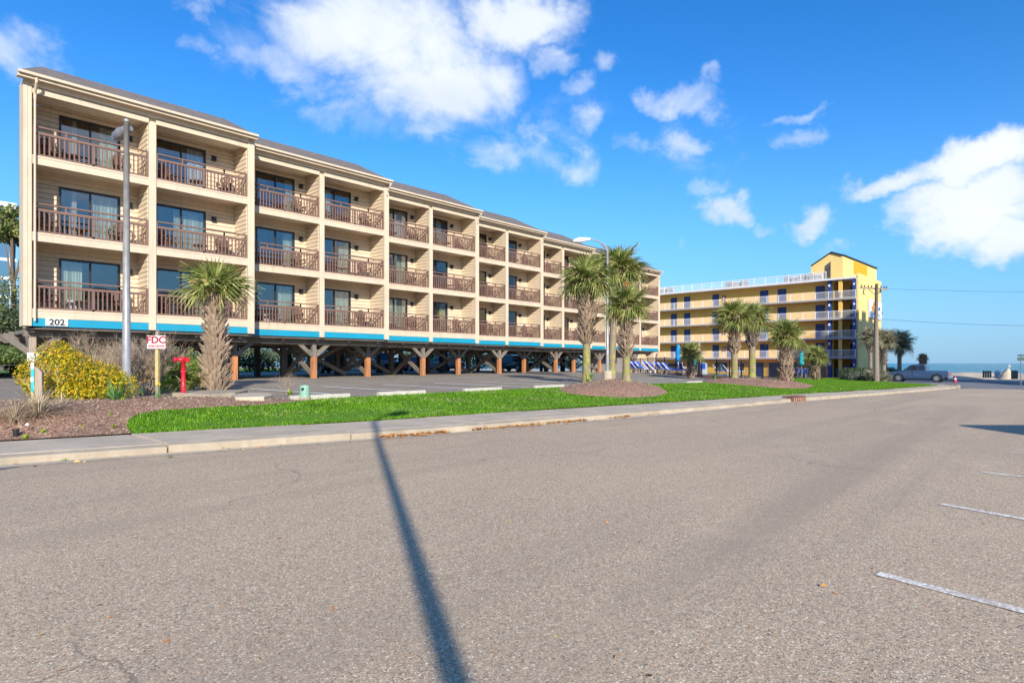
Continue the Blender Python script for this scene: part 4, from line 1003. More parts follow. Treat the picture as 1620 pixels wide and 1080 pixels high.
# sign on the end wall: sun over a wave on a pale board
m = MB(); m.box(92.4, 99.7, YE - .22, YE - .04, 7.85, 10.5); sg = yp('wall_sign', m, 'sign_grey')
m = MB(); m.box(92.55, 99.55, YE - .24, YE - .22, 7.98, 10.37); yp('sign_face', m, 'tower_white', sg)
m = MB(); c = (95.2, 9.35); N_ = 18
po = [(c[0] + 1.25 * math.cos(R(60 + 240 * i / N_)), c[1] + .92 * math.sin(R(60 + 240 * i / N_))) for i in range(N_ + 1)]
pi_ = [(c[0] + .5 + .75 * math.cos(R(60 + 240 * i / N_)), c[1] + .62 * math.sin(R(60 + 240 * i / N_))) for i in range(N_ + 1)]
for i in range(N_): m.quad((po[i][0], YE - .25, po[i][1]), (pi_[i][0], YE - .25, pi_[i][1]), (pi_[i + 1][0], YE - .25, pi_[i + 1][1]), (po[i + 1][0], YE - .25, po[i + 1][1]))
yp('sun_emblem', m, 'sign_orange', sg)
m = MB()
for i in range(12):
    a = 94.2 + i * .38; f = lambda q: 8.28 + .16 * math.sin((q - 94) * 2.4); m.quad((a, YE - .252, f(a)), (a + .38, YE - .252, f(a + .38)), (a + .38, YE - .252, f(a + .38) + .22), (a, YE - .252, f(a) + .22))
yp('wave_emblem', m, 'sign_blue', sg)
m = MB(); m.prism([(92.9, 8.6), (94.3, 8.75), (93.6, 8.95)], 'y', YE - .26, YE - .24); m.box(97.0, 98.6, YE - .26, YE - .24, 9.2, 9.6); yp('bird_emblem', m, 'sign_blue', sg)
# ------------------------------------------------------------------ pool yard
deck = [(38.9, -7.4), (44.4, .2), (50.2, 6.9), (56, 8), (58, 14), (86.5, 14), (86.5, -4.6), (72, -5.4), (62, -6.8), (50, -7.4)]
patch('pool_deck', deck, .03, 'pool_brick', 2)
patch('pool_surround', [(46, -6.4), (64, -6.0), (64, 1.5), (46, 1.5)], .045, 'concrete_pale', 2)
patch('pool_water', [(47, -5.6), (63, -5.2), (63, .7), (47, .7)], .06, 'pool_water', 2)
pm = MB(); pm.box(-.03, .03, -.03, .03, 0, 1.45); POST = pm.mesh('fence_post', 'fence_black')
fl = [(50.4, 6.6), (44.3, -.4), (38.7, -7.75), (50, -7.7), (61, -7.1), (72.5, -5.7)]
F_ = empty('pool_fence', (38.7, -7.75, Z(38.7, -7.75)), 0, 'black metal picket fence round the swimming pool yard', 'fence')
pk = MB(); fz = lambda x, y: Z(x, y)
for (a, b) in zip(fl, fl[1:]):
    L_ = math.hypot(b[0] - a[0], b[1] - a[1]); n = max(1, round(L_ / 2.3)); 
    for i in range(n):
        p = (a[0] + (b[0] - a[0]) * i / n, a[1] + (b[1] - a[1]) * i / n); q = (a[0] + (b[0] - a[0]) * (i + 1) / n, a[1] + (b[1] - a[1]) * (i + 1) / n)
        z0, z1 = fz(*p), fz(*q)
        put('fence_post', POST, F_, Vector((p[0], p[1], z0)) - WL[F_], (0, 0, math.atan2(q[1] - p[1], q[0] - p[0])))
        m = MB(); m.beam((p[0], p[1], z0 + 1.38), (q[0], q[1], z1 + 1.38), .03, .04); m.beam((p[0], p[1], z0 + .14), (q[0], q[1], z1 + .14), .03, .04); part('fence_rail', m, 'fence_black', F_, True)
        for j in range(1, 18):
            t = j / 18; x, y = p[0] + (q[0] - p[0]) * t, p[1] + (q[1] - p[1]) * t; z = z0 + (z1 - z0) * t; pk.box(x - .008, x + .008, y - .008, y + .008, z + .08, z + 1.38)
tag(part('fence_pickets', pk, 'fence_black', F_, True), kind='stuff')
# loungers
fm = MB()
for s in (-.3, .3): fm.box(-.0, 1.9, s - .025, s + .025, .30, .35)
for x in (.15, 1.3):
    for s in (-.3, .3): fm.box(x, x + .05, s - .03, s + .03, 0, .30)
fm.beam((.0, -.3, .33), (-.55, -.3, .95), .05); fm.beam((.0, .3, .33), (-.55, .3, .95), .05); fm.beam((-.55, -.3, .95), (-.55, .3, .95), .05)
fm.beam((-.3, -.3, .62), (.2, -.3, .3), .03); fm.beam((-.3, .3, .62), (.2, .3, .3), .03)
FRM = fm.mesh('frame', 'white_plastic')
sm = MB(); sm.box(.02, 1.86, -.27, .27, .345, .375); SM = sm.mesh('seat_sling', 'lounger_blue')
bm2 = MB(); bm2.beam((.02, 0, .37), (-.53, 0, .97), .54, .03, up=(0, 0, 1)); BM2 = bm2.mesh('backrest', 'lounger_blue')
def lounger(x, y, rz, label, grp='blue sun loungers by the pool'):
    e = empty('sun_lounger', (x, y, Z(x, y) + .04), rz, label, 'lounger', grp); put('frame', FRM, e); put('seat_sling', SM, e); put('backrest', BM2, e); return e
for i, px in enumerate((1027, 1035, 1045, 1052, 1060)):
    x, y = D(px, 52 - i * .5); lounger(x, y, R(-75), 'blue lounger with white frame, %s from the left in the row of five' % ORD[i])
for i, (px, dd_) in enumerate(((1136, 64), (1149, 63))):
    x, y = D(px, dd_); lounger(x, y, R(-60 + 25 * i), 'blue lounger beyond the pool, %s one of the pair' % ('left', 'right')[i])
for i, px in enumerate((997, 1003, 1009, 1016)):
    x, y = D(px, 55 - i * .5); lounger(x, y, R(-80), 'lounger behind the fence at the hotel corner, %s from the left' % ORD[i], 'loungers at the hotel corner')
def parasol(px, dd_, mat, label, h=2.5, r=.22):
    x, y = D(px, dd_); e = empty('closed_parasol', (x, y, Z(x, y) + .03), 0, label, 'parasol')
    m = MB(); m.tube([(0, 0, 0), (0, 0, h)], .03, 8); part('pole', m, 'white_plastic', e)
    m = MB(); prof = [(.05, h - 1.45), (r * .75, h - 1.35), (r * .95, h - 1.0), (r * .7, h - .9), (r * .95, h - .75), (r * .75, h - .3), (.06, h + .02)]; m.lathe((0, 0, 0), prof, 10, .22); part('canopy', m, mat, e, smooth=True)
    m = MB(); m.lathe((0, 0, 0), [(.28, 0), (.28, .08), (.05, .12)], 12); part('base', m, 'concrete', e)
parasol(1073, 50, 'parasol_blue', 'closed bright blue parasol behind the black fence, left of the small palm')
parasol(1098, 54, 'parasol_teal', 'closed dark teal parasol half hidden behind the small palm', 2.2)
parasol(1268, 66, 'parasol_teal', 'closed teal parasol between the fat palm trunk and the small right palm', 2.75, .32)
# white chairs by the teal parasol
def wchair(x, y, rz, lab):
    e = empty('patio_chair', (x, y, Z(x, y) + .03), rz, lab, 'chair', 'white patio chairs with blue slings')
    m = MB()
    for s in (-.27, .27):
        m.beam((s, -.25, 0), (s, -.22, .62), .04); m.beam((s, .25, 0), (s, .2, .42), .04); m.beam((s, -.25, .62), (s, .25, .62), .05); m.beam((s, .2, .42), (s, .34, 1.02), .04)
    m.beam((-.27, .34, 1.02), (.27, .34, 1.02), .04); m.beam((-.27, -.23, .42), (.27, -.23, .42), .04); part('frame', m, 'white_plastic', e)
    m = MB(); m.box(-.25, .25, -.22, .2, .41, .43); part('seat', m, 'lounger_blue', e)
    m = MB(); m.beam((0, .2, .45), (0, .33, .98), .46, .02, up=(0, -1, 0)); part('backrest', m, 'lounger_blue', e)
for i, (px, dd_, rz, t) in enumerate(((1256, 62, 2.6, 'half behind the fat palm trunk'), (1262, 64, 3.1, 'left of the teal parasol pole'), (1272, 63, 2.2, 'right of the teal parasol pole'), (1280, 65, 1.2, 'nearest the small right palm'))):
    x, y = D(px, dd_); wchair(x, y, rz, 'white patio chair with blue sling, ' + t)
for i, (px, dd_) in enumerate(((1082, 52), (1112, 58))):
    x, y = D(px, dd_); wchair(x, y, 1 + i, ('white patio chair left of the small pool palm', 'white patio chair right of the small pool palm')[i])
# white board screen inside the yard
e = empty('board_screen', (*D(1110, 60), -.0), 0, 'white upright board screen beside the wooden post in the pool yard', 'fence')
a = Vector((*D(1104, 60), -.1)); b = Vector((*D(1118, 61), -.1)); WL[e] = Vector(e.location)
for i in range(7):
    p = a.lerp(b, i / 6.0); m = MB(); dd_ = (b - a).normalized() * .07; m.beam((p.x, p.y, p.z), (p.x, p.y, p.z + 1.55), .13, .03, up=(0, 0, 1)); part('board', m, 'white_paint', e, True)
x, y = D(1106, 48); e = tag(part('wooden_post', MB().tube([(x, y, Z(x, y) - .2), (x - .05, y, 3.15)], [.14, .11], 10), 'timber_weathered'), 'bare grey wooden post standing beside the small pool palm', 'post')
# ------------------------------------------------------------------ palms
def frond_mesh(mat, L=.85, N=24, pet=.55, droop=.35, seed=0, split=.5):
    rg = random.Random(seed); m = MB()
    m.tube([(0, 0, 0), (pet * .5, 0, .02), (pet, 0, 0)], [.022, .016, .012], 4)
    for i in range(N):
        a = -2.05 + 4.1 * i / (N - 1) + rg.uniform(-.04, .04); l = L * (1 - .22 * abs(a) / 2.05) * rg.uniform(.86, 1.08); w = .030 * L / .85 * 1.15
        dx, dy = math.cos(a), math.sin(a); nx, ny = -dy, dx; P = []
        curl = -.12 * abs(a)
        for t, ww in ((0, .35), (.35, 1.0), (.7, .7), (1.0, .06)):
            r = l * t; z = curl * t * L - droop * l * max(0, t - split) ** 1.6 * rg.uniform(.7, 1.5) * 2
            # a folded leaflet: two sides meeting in a keel
            c = (pet + dx * r, dy * r, z - .012); P.append(((c[0] + nx * w * ww, c[1] + ny * w * ww, c[2] + .018), c, (c[0] - nx * w * ww, c[1] - ny * w * ww, c[2] + .018)))
        V = [q for tri in P for q in tri]; F = []
        for k in range(3):
            o = 3 * k; F += [(o, o + 1, o + 4, o + 3), (o + 1, o + 2, o + 5, o + 4)]
        m.add(V, F)
    return m.mesh('frond', mat)
FR = {}
for mt in ('frond', 'frond_young', 'frond_shade'):
    FR[mt] = [frond_mesh(mt, .85, 24, .55, d_, i) for i, d_ in enumerate((.15, .45, .8))]
def boot_geo():
    v = []; f = []
    P = [(0, .058, .022), (.15, .046, .024), (.30, .036, .016)]
    for (x, w, t) in P: v += [(x, -w, -t), (x, w, -t), (x, w, t), (x, -w, t)]
    for k in range(2):
        o = 4 * k
        for j in range(4): f.append((o + j, o + (j + 1) % 4, o + 4 + (j + 1) % 4, o + 4 + j))
    o = 8
    v += [(.44, -.042, .010), (.44, .042, .010)]      # split tip
    f += [(8, 9, 12 + 0), (9, 13, 12), (11, 12, 10), (10, 12, 13), (9, 10, 13), (8, 12, 11), (3, 2, 1, 0)]
    return v, f
bv, bf_ = boot_geo()
b1 = MB(); b1.add(bv, bf_); BOOT = b1.mesh('leaf_base', 'boot')
def palm(px, dep, h, r0, r1, boots, crown, label, mat='frond', nfr=34, fs=1.0, indiv=True, bmat='boot', up=.25, lo=-23, lean=(0, 0), moss=False, skirt=0, zoff=0, group='cabbage palms round the hotels'):
    """boots=(z0,z1,radius0,radius1): reach of the old leaf bases up the trunk"""
    x, y = D(px, dep) if dep else G(*px)[:2]; z = Z(x, y) + zoff; e = empty('palm_tree', (x, y, z - .05), 0, label, 'palm tree', group)
    rs = random.Random(int(x * 100)); pts = []; rr = []
    for i in range(9):
        t = i / 8; pts.append((lean[0] * t * t, lean[1] * t * t, h * t)); rr.append((r0 + (r1 - r0) * t) * (1.18 if i == 0 else 1) * rs.uniform(.96, 1.04))
    m = MB(); m.tube(pts, rr, 12); part('trunk', m, 'palm_trunk_moss' if moss else 'palm_trunk', e, smooth=True)
    ax = lambda zz: (lean[0] * (zz / h) ** 2, lean[1] * (zz / h) ** 2)
    jb = MB(); z0, z1, ra, rb = boots; zz = z0; k = 0; nb_ = 0
    while zz < z1:
        t = (zz - z0) / (z1 - z0); r = ra + (rb - ra) * t; n = max(6, int(2 * math.pi * r / .155)); c = ax(zz)
        for j in range(n):
            a = 2 * math.pi * (j + .5 * (k % 2)) / n + rs.uniform(-.1, .1); el = R(rs.uniform(42, 66)) - (.15 if t > .7 else 0); s_ = rs.uniform(.75, 1.15) * (.75 + .35 * r / .35)
            M_ = Matrix.Translation((c[0] + math.cos(a) * r * .62, c[1] + math.sin(a) * r * .62, zz + rs.uniform(-.03, .03))) @ Matrix.Rotation(a, 4, 'Z') @ Matrix.Rotation(-el, 4, 'Y') @ Matrix.Rotation(rs.uniform(-.25, .25), 4, 'X') @ Matrix.Scale(s_, 4)
            if indiv and nb_ < 300:
                nb_ += 1; o = put('leaf_base', BOOT, e); o.matrix_local = M_
            else: jb.add([tuple(M_ @ Vector(p)) for p in bv], bf_)
        zz += .115; k += 1
    if jb.v: tag(part('leaf_bases', jb, bmat, e), kind='stuff')
    # crown
    c = ax(h)
    for i in range(nfr):
        t = i / nfr; a = i * 2.39996 + rs.uniform(-.25, .25); el = R(82 - (82 - lo) * t ** .85) * 1.0 + rs.uniform(-.12, .12) + up * .3
        me = FR[mat][0 if t < .35 else (1 if t < .75 else 2)] if mat != 'mix' else FR['frond'][i % 3]
        s_ = fs * crown * rs.uniform(.85, 1.12) * (.8 + .2 * min(1, t * 4))
        M_ = Matrix.Translation((c[0], c[1], h - .12 - .22 * t)) @ Matrix.Rotation(a, 4, 'Z') @ Matrix.Rotation(-el, 4, 'Y') @ Matrix.Rotation(rs.uniform(-.5, .5), 4, 'X') @ Matrix.Scale(s_, 4)
        o = put('frond', me, e); o.matrix_local = M_
    for i in range(skirt):
        a = rs.uniform(0, 6.28); M_ = Matrix.Translation((c[0], c[1], h - .35 - .3 * rs.random())) @ Matrix.Rotation(a, 4, 'Z') @ Matrix.Rotation(R(rs.uniform(45, 75)), 4, 'Y') @ Matrix.Scale(fs * crown * .7, 4)
        o = put('frond', FR['frond_shade'][2], e); o.matrix_local = M_; 
    return e
palm((340, 620), 0, 3.3, .30, .14, (.02, 3.05, .39, .16), .92, 'stout palm in the mulch bed at left with a fat trunk of criss-cross leaf bases', 'frond', 24, 1.0, up=0, lo=22)
palm((928, 608), 0, 4.85, .18, .17, (1.8, 4.65, .31, .27), 1.02, 'left palm of the three beside the street lamp, yellow moss at its foot', nfr=38, moss=True, zoff=.15, skirt=3)
palm((968, 603), 0, 6.2, .19, .17, (3.6, 5.95, .26, .26), 1.22, 'tallest palm, right behind the street lamp, with a wide spreading crown', nfr=34, indiv=False, zoff=.12, lean=(.45, -.15), moss=True)
palm((991, 612), 0, 3.6, .18, .13, (1.25, 3.4, .22, .20), .82, 'right and shortest palm of the three beside the street lamp', nfr=34, moss=True, zoff=.15)
palm((1162, 605), 0, 4.0, .19, .17, (1.7, 3.8, .25, .2), 1.0, 'slim palm in the second bed, left of the pair before the yellow hotel', nfr=34, indiv=False, zoff=.1, moss=True)
palm((1190, 604), 0, 4.3, .24, .2, (2.3, 3.9, .32, .32), .98, 'palm with dark shaggy boots and mossy foot, right of the pair before the yellow hotel', nfr=38, indiv=False, bmat='boot_dark', zoff=.1, moss=True, skirt=5)
palm((1243, 609), 0, 3.0, .27, .2, (.02, 2.8, .33, .20), .86, 'palm with a thick rough trunk at the right end of the second bed', nfr=34, zoff=.1)
palm(1290, 58, 2.45, .22, .16, (.02, 2.3, .36, .24), .95, 'small palm on the lawn left of the glass entrance of the yellow hotel', nfr=30, indiv=False, up=.4)
palm(1093, 43, 2.0, .16, .12, (.02, 1.85, .22, .14), .72, 'small palm beside the bare wooden post in front of the pool fence', nfr=26, indiv=False, up=.2)
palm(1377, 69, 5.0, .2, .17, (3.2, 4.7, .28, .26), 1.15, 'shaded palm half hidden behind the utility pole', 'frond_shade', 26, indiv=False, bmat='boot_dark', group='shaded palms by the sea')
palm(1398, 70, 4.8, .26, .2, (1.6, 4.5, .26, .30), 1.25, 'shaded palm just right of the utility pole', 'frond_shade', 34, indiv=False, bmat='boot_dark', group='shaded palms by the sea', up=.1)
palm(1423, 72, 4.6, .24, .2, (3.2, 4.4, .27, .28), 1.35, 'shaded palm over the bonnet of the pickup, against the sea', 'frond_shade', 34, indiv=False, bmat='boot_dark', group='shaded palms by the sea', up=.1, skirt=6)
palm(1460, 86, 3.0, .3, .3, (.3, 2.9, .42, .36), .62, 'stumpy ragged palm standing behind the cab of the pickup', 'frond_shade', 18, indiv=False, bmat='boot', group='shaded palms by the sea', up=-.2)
# fan palm without a trunk, behind the red standpipe
def ground_palm(px, py, label, n=14, s_=1.0, mat='frond_young', zoff=.1):
    x, y, z = G(px, py); e = empty('fan_palm', (x, y, z + zoff), 0, label, 'palm')
    for i in range(n):
        a = i * 2.4; el = R(U(18, 78)); o = put('frond', FR[mat][i % 2], e)
        o.matrix_local = Matrix.Rotation(a, 4, 'Z') @ Matrix.Rotation(-el, 4, 'Y') @ Matrix.Rotation(U(-.4, .4), 4, 'X') @ Matrix.Scale(s_ * U(.8, 1.1), 4)
    return e
ground_palm(304, 620, 'low green fan palm crouching at the left foot of the stout palm', 13, .72, 'frond')
ground_palm(276, 620, 'low pale fan palm with stiff raised leaves behind the sign on the yellow post', 12, .9, 'frond_young')
for px, dd_, s_, t in ((1386, 60, 1.15, 'dark fan palm at the foot of the utility pole'), (1350, 62, .5, 'small spiky pale fan palm at the corner of the yellow hotel'), (1370, 61, .55, 'small spiky fan palm in front of the grey hedge')):
    x, y = D(px, dd_); e = empty('fan_palm', (x, y, Z(x, y)), 0, t, 'palm')
    for i in range(14):
        o = put('frond', FR['frond_shade' if s_ > 1 else 'frond'][i % 2], e); o.matrix_local = Matrix.Rotation(i * 2.4, 4, 'Z') @ Matrix.Rotation(-R(U(15, 75)), 4, 'Y') @ Matrix.Scale(s_ * U(.8, 1.1), 4)
# ------------------------------------------------------------------ shrubs
def leaf_cloud(name, mat, parent, lobes, n, s0, s1, flat=0, shell=.55, smooth_=0):
    V = []; F = []; tot = sum(l[3] * l[4] * l[5] for l in lobes)
    for (cx, cy, cz, rx, ry, rz) in lobes:
        for _ in range(int(n * rx * ry * rz / tot)):
            while True:
                a = Vector((U(-1, 1), U(-1, 1), U(-1, 1)))
                if 0 < a.length < 1: break
            r = a.length ** (1 - shell) if rnd() < .8 else a.length
            a = a.normalized() * r * U(.9, 1.08)
            p = Vector((cx + a.x * rx, cy + a.y * ry, cz + a.z * rz))
            if p.z < .01: continue
            s_ = U(s0, s1); nn = (a + Vector((U(-1, 1), U(-1, 1), U(-.6, 1.2)))).normalized(); t1 = nn.cross(Vector((U(-1, 1), U(-1, 1), U(-1, 1)))).normalized(); t2 = nn.cross(t1)
            o = len(V); V += [tuple(p - t1 * s_), tuple(p + t2 * s_ * .45), tuple(p + t1 * s_), tuple(p - t2 * s_ * .45)]; F.append((o, o + 1, o + 2, o + 3))
    me = bpy.data.meshes.new(name); me.from_pydata(V, [], F); me.materials.append(MATS[mat]); me.update()
    return tag(put(name, me, parent), kind='stuff')
def twigs(m, p, d_, l, r, lev, rg, kink=.35, spread=.7, up=.12):
    pts = [p]; q = Vector(p); dd_ = Vector(d_)
    for i in range(3):
        q = q + dd_ * l / 3; pts.append(q.copy()); dd_ = (dd_ + Vector((rg.uniform(-1, 1), rg.uniform(-1, 1), rg.uniform(-1, 1) + up)) * kink).normalized()
    m.tube(pts, [r, r * .85, r * .7, r * .5], 3, cap=False)
    if lev > 0:
        for i in range(rg.choice((2, 3, 3))):
            nd_ = (dd_ + Vector((rg.uniform(-1, 1), rg.uniform(-1, 1), rg.uniform(-.5, 1))) * spread).normalized()
            twigs(m, pts[rg.choice((2, 3, 3))], nd_, l * rg.uniform(.6, .85), r * .62, lev - 1, rg, kink, spread, up)
def bare_shrub(px, py, h, label, n=9, lev=4, r=.014, name='bare_shrub', mat='twig', cat='shrub', spread=.7, zoff=.08, leafy=0):
    x, y, z = G(px, py); e = empty(name, (x, y, z + zoff), 0, label, cat); m = MB(); rg = random.Random(px)
    for i in range(n):
        a = rg.uniform(0, 6.28); s_ = rg.uniform(.15, .9); twigs(m, Vector((math.cos(a) * .08 * h, math.sin(a) * .08 * h, -.05)), Vector((math.cos(a) * s_, math.sin(a) * s_, 1)).normalized(), h * .36, r, lev, rg, .3, spread)
    part('branches', m, mat, e)
    if leafy: leaf_cloud('leaves', 'golden_leaf', e, [(0, 0, h * .5, h * .45, h * .45, h * .4)], leafy, .02, .035)
    return e
e = empty('golden_shrub', (*G(118, 636)[:2], G(118, 636)[2] + .08), 0, 'large golden yellow shrub in front of the left end of the cream hotel', 'shrub')
bp = Vector(e.location); mpx = 17.0 / 960
dep0 = (Vector((bp.x, bp.y, 0)) - Vector((CAM.x, CAM.y, 0))).dot(FW); mp_ = dep0 / FOC
def lobe(px, py, rx, ry, dz=0):
    q = CAM + FW * (dep0 + dz) + RT * ((px - 810) / FOC * (dep0 + dz)); return (q.x - bp.x, q.y - bp.y, 1.5 - (py - HORIZ) / FOC * (dep0 + dz) - bp.z, rx * mp_, rx * mp_, ry * mp_)
LB = [lobe(90, 566, 32, 28), lobe(66, 592, 36, 28, .2), (lobe(112, 594, 46, 38)), lobe(154, 602, 40, 32, .1), lobe(190, 610, 26, 24), lobe(128, 622, 44, 18, -.3), lobe(98, 556, 14, 18), lobe(48, 582, 14, 10), lobe(150, 588, 22, 18, .4), lobe(86, 612, 40, 22, -.2)]
leaf_cloud('foliage', 'golden_leaf', e, LB, 15000, .022, .042, shell=.5)
leaf_cloud('inner_foliage', 'green_gold', e, [(a, b, c - .05, d * .97, f, g * .96) for (a, b, c, d, f, g) in LB], 4000, .02, .042, shell=.45)
m = MB(); rg = random.Random(5)
for i in range(14):
    a = rg.uniform(0, 6.28); twigs(m, Vector((math.cos(a) * .3, math.sin(a) * .3, 0)), Vector((math.cos(a) * .7, math.sin(a) * .7, 1)).normalized(), .42, .012, 3, rg)
part('branches', m, 'twig', e)
bare_shrub(232, 625, 1.65, 'tall tangle of bare grey-brown twigs round the left lamp post', 22, 5, .019)
bare_shrub(190, 628, 1.35, 'bare twiggy shrub between the golden shrub and the lamp post', 15, 5, .016, leafy=160)
bare_shrub(256, 618, 1.35, 'bare twiggy shrub round the yellow sign post', 18, 5, .018, leafy=260)
bare_shrub(150, 615, 1.75, 'bare arching shrub rising behind the golden shrub', 13, 5, .017, leafy=90)
bare_shrub(452, 626, .75, 'small bare shrub in the mulch left of the green utility box', 9, 3, .006)
def clump(name, px, py, h, n, mat, label, cat='plant', w=.014, out=.6, bend=.5, flower=0, zoff=.08, group=None):
    x, y, z = G(px, py); e = empty(name, (x, y, z + zoff), 0, label, cat, group); m = MB(); rg = random.Random(px * 7 + py)
    for i in range(n):
        a = rg.uniform(0, 6.28); l = h * rg.uniform(.55, 1.15); o_ = rg.uniform(.03, 1) ** 1.3 * out; ca, sa = math.cos(a), math.sin(a); P = []
        q = Vector((ca * .03 * h * 3 * rg.random(), sa * .03 * h * 3 * rg.random(), -.02)); dr = Vector((ca * o_, sa * o_, 1)).normalized()
        for k in range(5):
            ww = w * (1, 1.1, .9, .6, .08)[k]; P += [(q.x - sa * ww, q.y + ca * ww, q.z), (q.x + sa * ww, q.y - ca * ww, q.z)]
            q = q + dr * l / 4; dr = (dr + Vector((ca * .3, sa * .3, -.35)) * bend * rg.uniform(.5, 1.3)).normalized()
        m.add(P, [(2 * k, 2 * k + 1, 2 * k + 3, 2 * k + 2) for k in range(4)])
    part('leaves', m, mat, e)
    for i in range(flower):
        f = MB(); a = rg.uniform(0, 6.28); fx, fy = math.cos(a) * .08, math.sin(a) * .08; hh = h * rg.uniform(.9, 1.1)
        f.tube([(0, 0, 0), (fx * .5, fy * .5, hh * .6), (fx, fy, hh)], .006, 4); part('stem', f, 'green_blade', e)
        f = MB(); 
        for k in range(6):
            b = k * 1.047; f.quad((fx, fy, hh), (fx + .03 * math.cos(b - .4), fy + .03 * math.sin(b - .4), hh + .02), (fx + .055 * math.cos(b), fy + .055 * math.sin(b), hh + .01), (fx + .03 * math.cos(b + .4), fy + .03 * math.sin(b + .4), hh + .02))
        f.tube([(fx, fy, hh), (fx, fy, hh + .045)], [.012, .024], 8, cap=False); part('blossom', f, 'flower_yellow', e)
    return e
clump('leafy_clump', 184, 640, .62, 60, 'green_blade', 'clump of long blue-green strap leaves in front of the golden shrub', w=.016, out=2.0, bend=.35)
clump('daffodil', 250, 637, .34, 16, 'green_blade', 'daffodil with one yellow bloom below the yellow sign post', 'flower', flower=2, w=.009)
clump('leafy_clump', 222, 630, .30, 14, 'green_blade', 'thin clump of strap leaves between the lamp post and the daffodil', w=.01)
clump('leafy_clump', 193, 641, .16, 14, 'lime_leaf', 'tiny lime sprout beside the blue-green strap leaves', w=.012)
clump('dry_clump', 60, 664, .85, 330, 'dry_blade', 'sprawling clump of dry straw-coloured stems round the teal-topped post', 'plant', w=.005, out=3.4, bend=.75)
clump('dry_clump', 24, 672, .6, 170, 'dry_blade', 'low dry straw clump at the left edge of the mulch bed', 'plant', w=.005, out=3.4, bend=.75)
clump('dry_clump', 98, 648, .4, 60, 'dry_blade', 'dry wispy stems at the foot of the golden shrub', 'plant', w=.006, out=1.6, bend=.4)
clump('daffodil', 936, 609, .34, 30, 'green_blade', 'daffodil with yellow blooms at the foot of the mossy left palm', 'flower', flower=3, w=.012, zoff=.28)
clump('leafy_clump', 458, 629, .22, 30, 'lime_leaf', 'bright green tuft at the foot of the small bare shrub', w=.014, out=1.2)
clump('agave', 1131, 603, .45, 26, 'green_blade', 'small blue-green clump at the left end of the second palm bed', w=.03, out=1.3, zoff=.1)
clump('dry_clump', 1205, 606, .3, 30, 'dry_blade', 'pale dry tuft right of the shaggy palm in the second bed', w=.02, out=1.2, zoff=.2)
for px, py, n_, t in ((68, 689, 34, 'low lime green weed near the kerb at far left'), (40, 697, 14, 'tiny green weed at the edge of the walk, far left'), (130, 681, 14, 'flat green weed in the mulch by the walk'), (178, 680, 16, 'green weed in the mulch corner beside the lawn'), (176, 660, 12, 'small yellow-green weed in the middle of the mulch')):
    clump('weed', px, py, .13, n_, 'lime_leaf', t, 'weed', w=.02, out=2.2, bend=.4, zoff=.03)
for px, py, t in ((199, 719, 'tuft of grass growing from the kerb joint at left'), (102, 730, 'small tuft of grass in the gutter at far left'), (270, 724, 'sparse grass tuft in the gutter right of the kerb joint')):
    clump('grass_tuft', px, py, .09, 26, 'grass_blade', t, 'weed', w=.005, out=2.0, bend=.4, zoff=0)
# ------------------------------------------------------------------ trees far left and behind
def tree(px, dep, h, r, label, mat, n=2600, s_=.16, trunk=.16, lobes=6, base=.45, group=None, name='tree', z0=None, asp=.75):
    x, y = D(px, dep); z = Z(x, y) if z0 is None else z0; e = empty(name, (x, y, z), 0, label, 'tree', group); rg = random.Random(px + int(dep))
    m = MB(); m.tube([(0, 0, -.2), (.1, 0, h * .4), (0, .1, h * .8)], [trunk, trunk * .8, trunk * .35], 8)
    LBs = []
    for i in range(lobes):
        a = rg.uniform(0, 6.28); q = rg.uniform(.2, .75) * r; lz = h * (base + (1 - base) * rg.uniform(.1, .85)); rr = r * rg.uniform(.35, .6)
        LBs.append((math.cos(a) * q, math.sin(a) * q, lz, rr, rr, rr * asp)); m.tube([(0, 0, lz * .6), (math.cos(a) * q * .5, math.sin(a) * q * .5, lz * .85), (math.cos(a) * q, math.sin(a) * q, lz)], [trunk * .4, trunk * .28, trunk * .12], 5)
    part('trunk', m, 'bark', e); leaf_cloud('crown', mat, e, LBs, n, s_ * .6, s_, shell=.35); return e
tree(20, 46, 12.6, 2.3, 'tall pine with a bare trunk at the left edge, before the glass tower', 'pine_needles', 3600, .2, .2, 9, .74, asp=.5)
for i, (px, dd_, h, r, mt, t) in enumerate(((-30, 44, 7.0, 3.2, 'pine_needles', 'bushy pine at the very left edge'), (8, 50, 6.2, 2.8, 'hedge_leaf', 'loose green tree below the pine at far left'), (34, 58, 5.6, 2.6, 'dark_leaf', 'dark evergreen behind the corner of the cream hotel'), (-6, 40, 3.8, 2.2, 'dark_leaf', 'low dark tree behind the hedge at far left'), (30, 46, 3.4, 1.8, 'dark_leaf', 'small dark tree between hedge and cream hotel'))):
    tree(px, dd_, h, r, t, mt, 3200, .15, .14, 8, .25, z0=1.0)
hz_ = [D(-60, 33), D(38, 36), D(44, 40), D(-70, 40)]
patch('hedge_bank', [D(-160, 28), D(46, 31), D(48, 46), D(-160, 46)], 0, 'earth', 2, zf=lambda x, y: 1.38)
a, b = Vector(D(-60, 34)), Vector(D(44, 35))
e = empty('clipped_hedge', (a.x, a.y, 1.4), 0, 'long clipped green hedge beyond the driveway at far left', 'hedge')
leaf_cloud('foliage', 'hedge_leaf', e, [((b - a).x * t, (b - a).y * t, .55, .75, .75, .6) for t in [i / 9 for i in range(10)]], 9000, .05, .1, shell=.5)
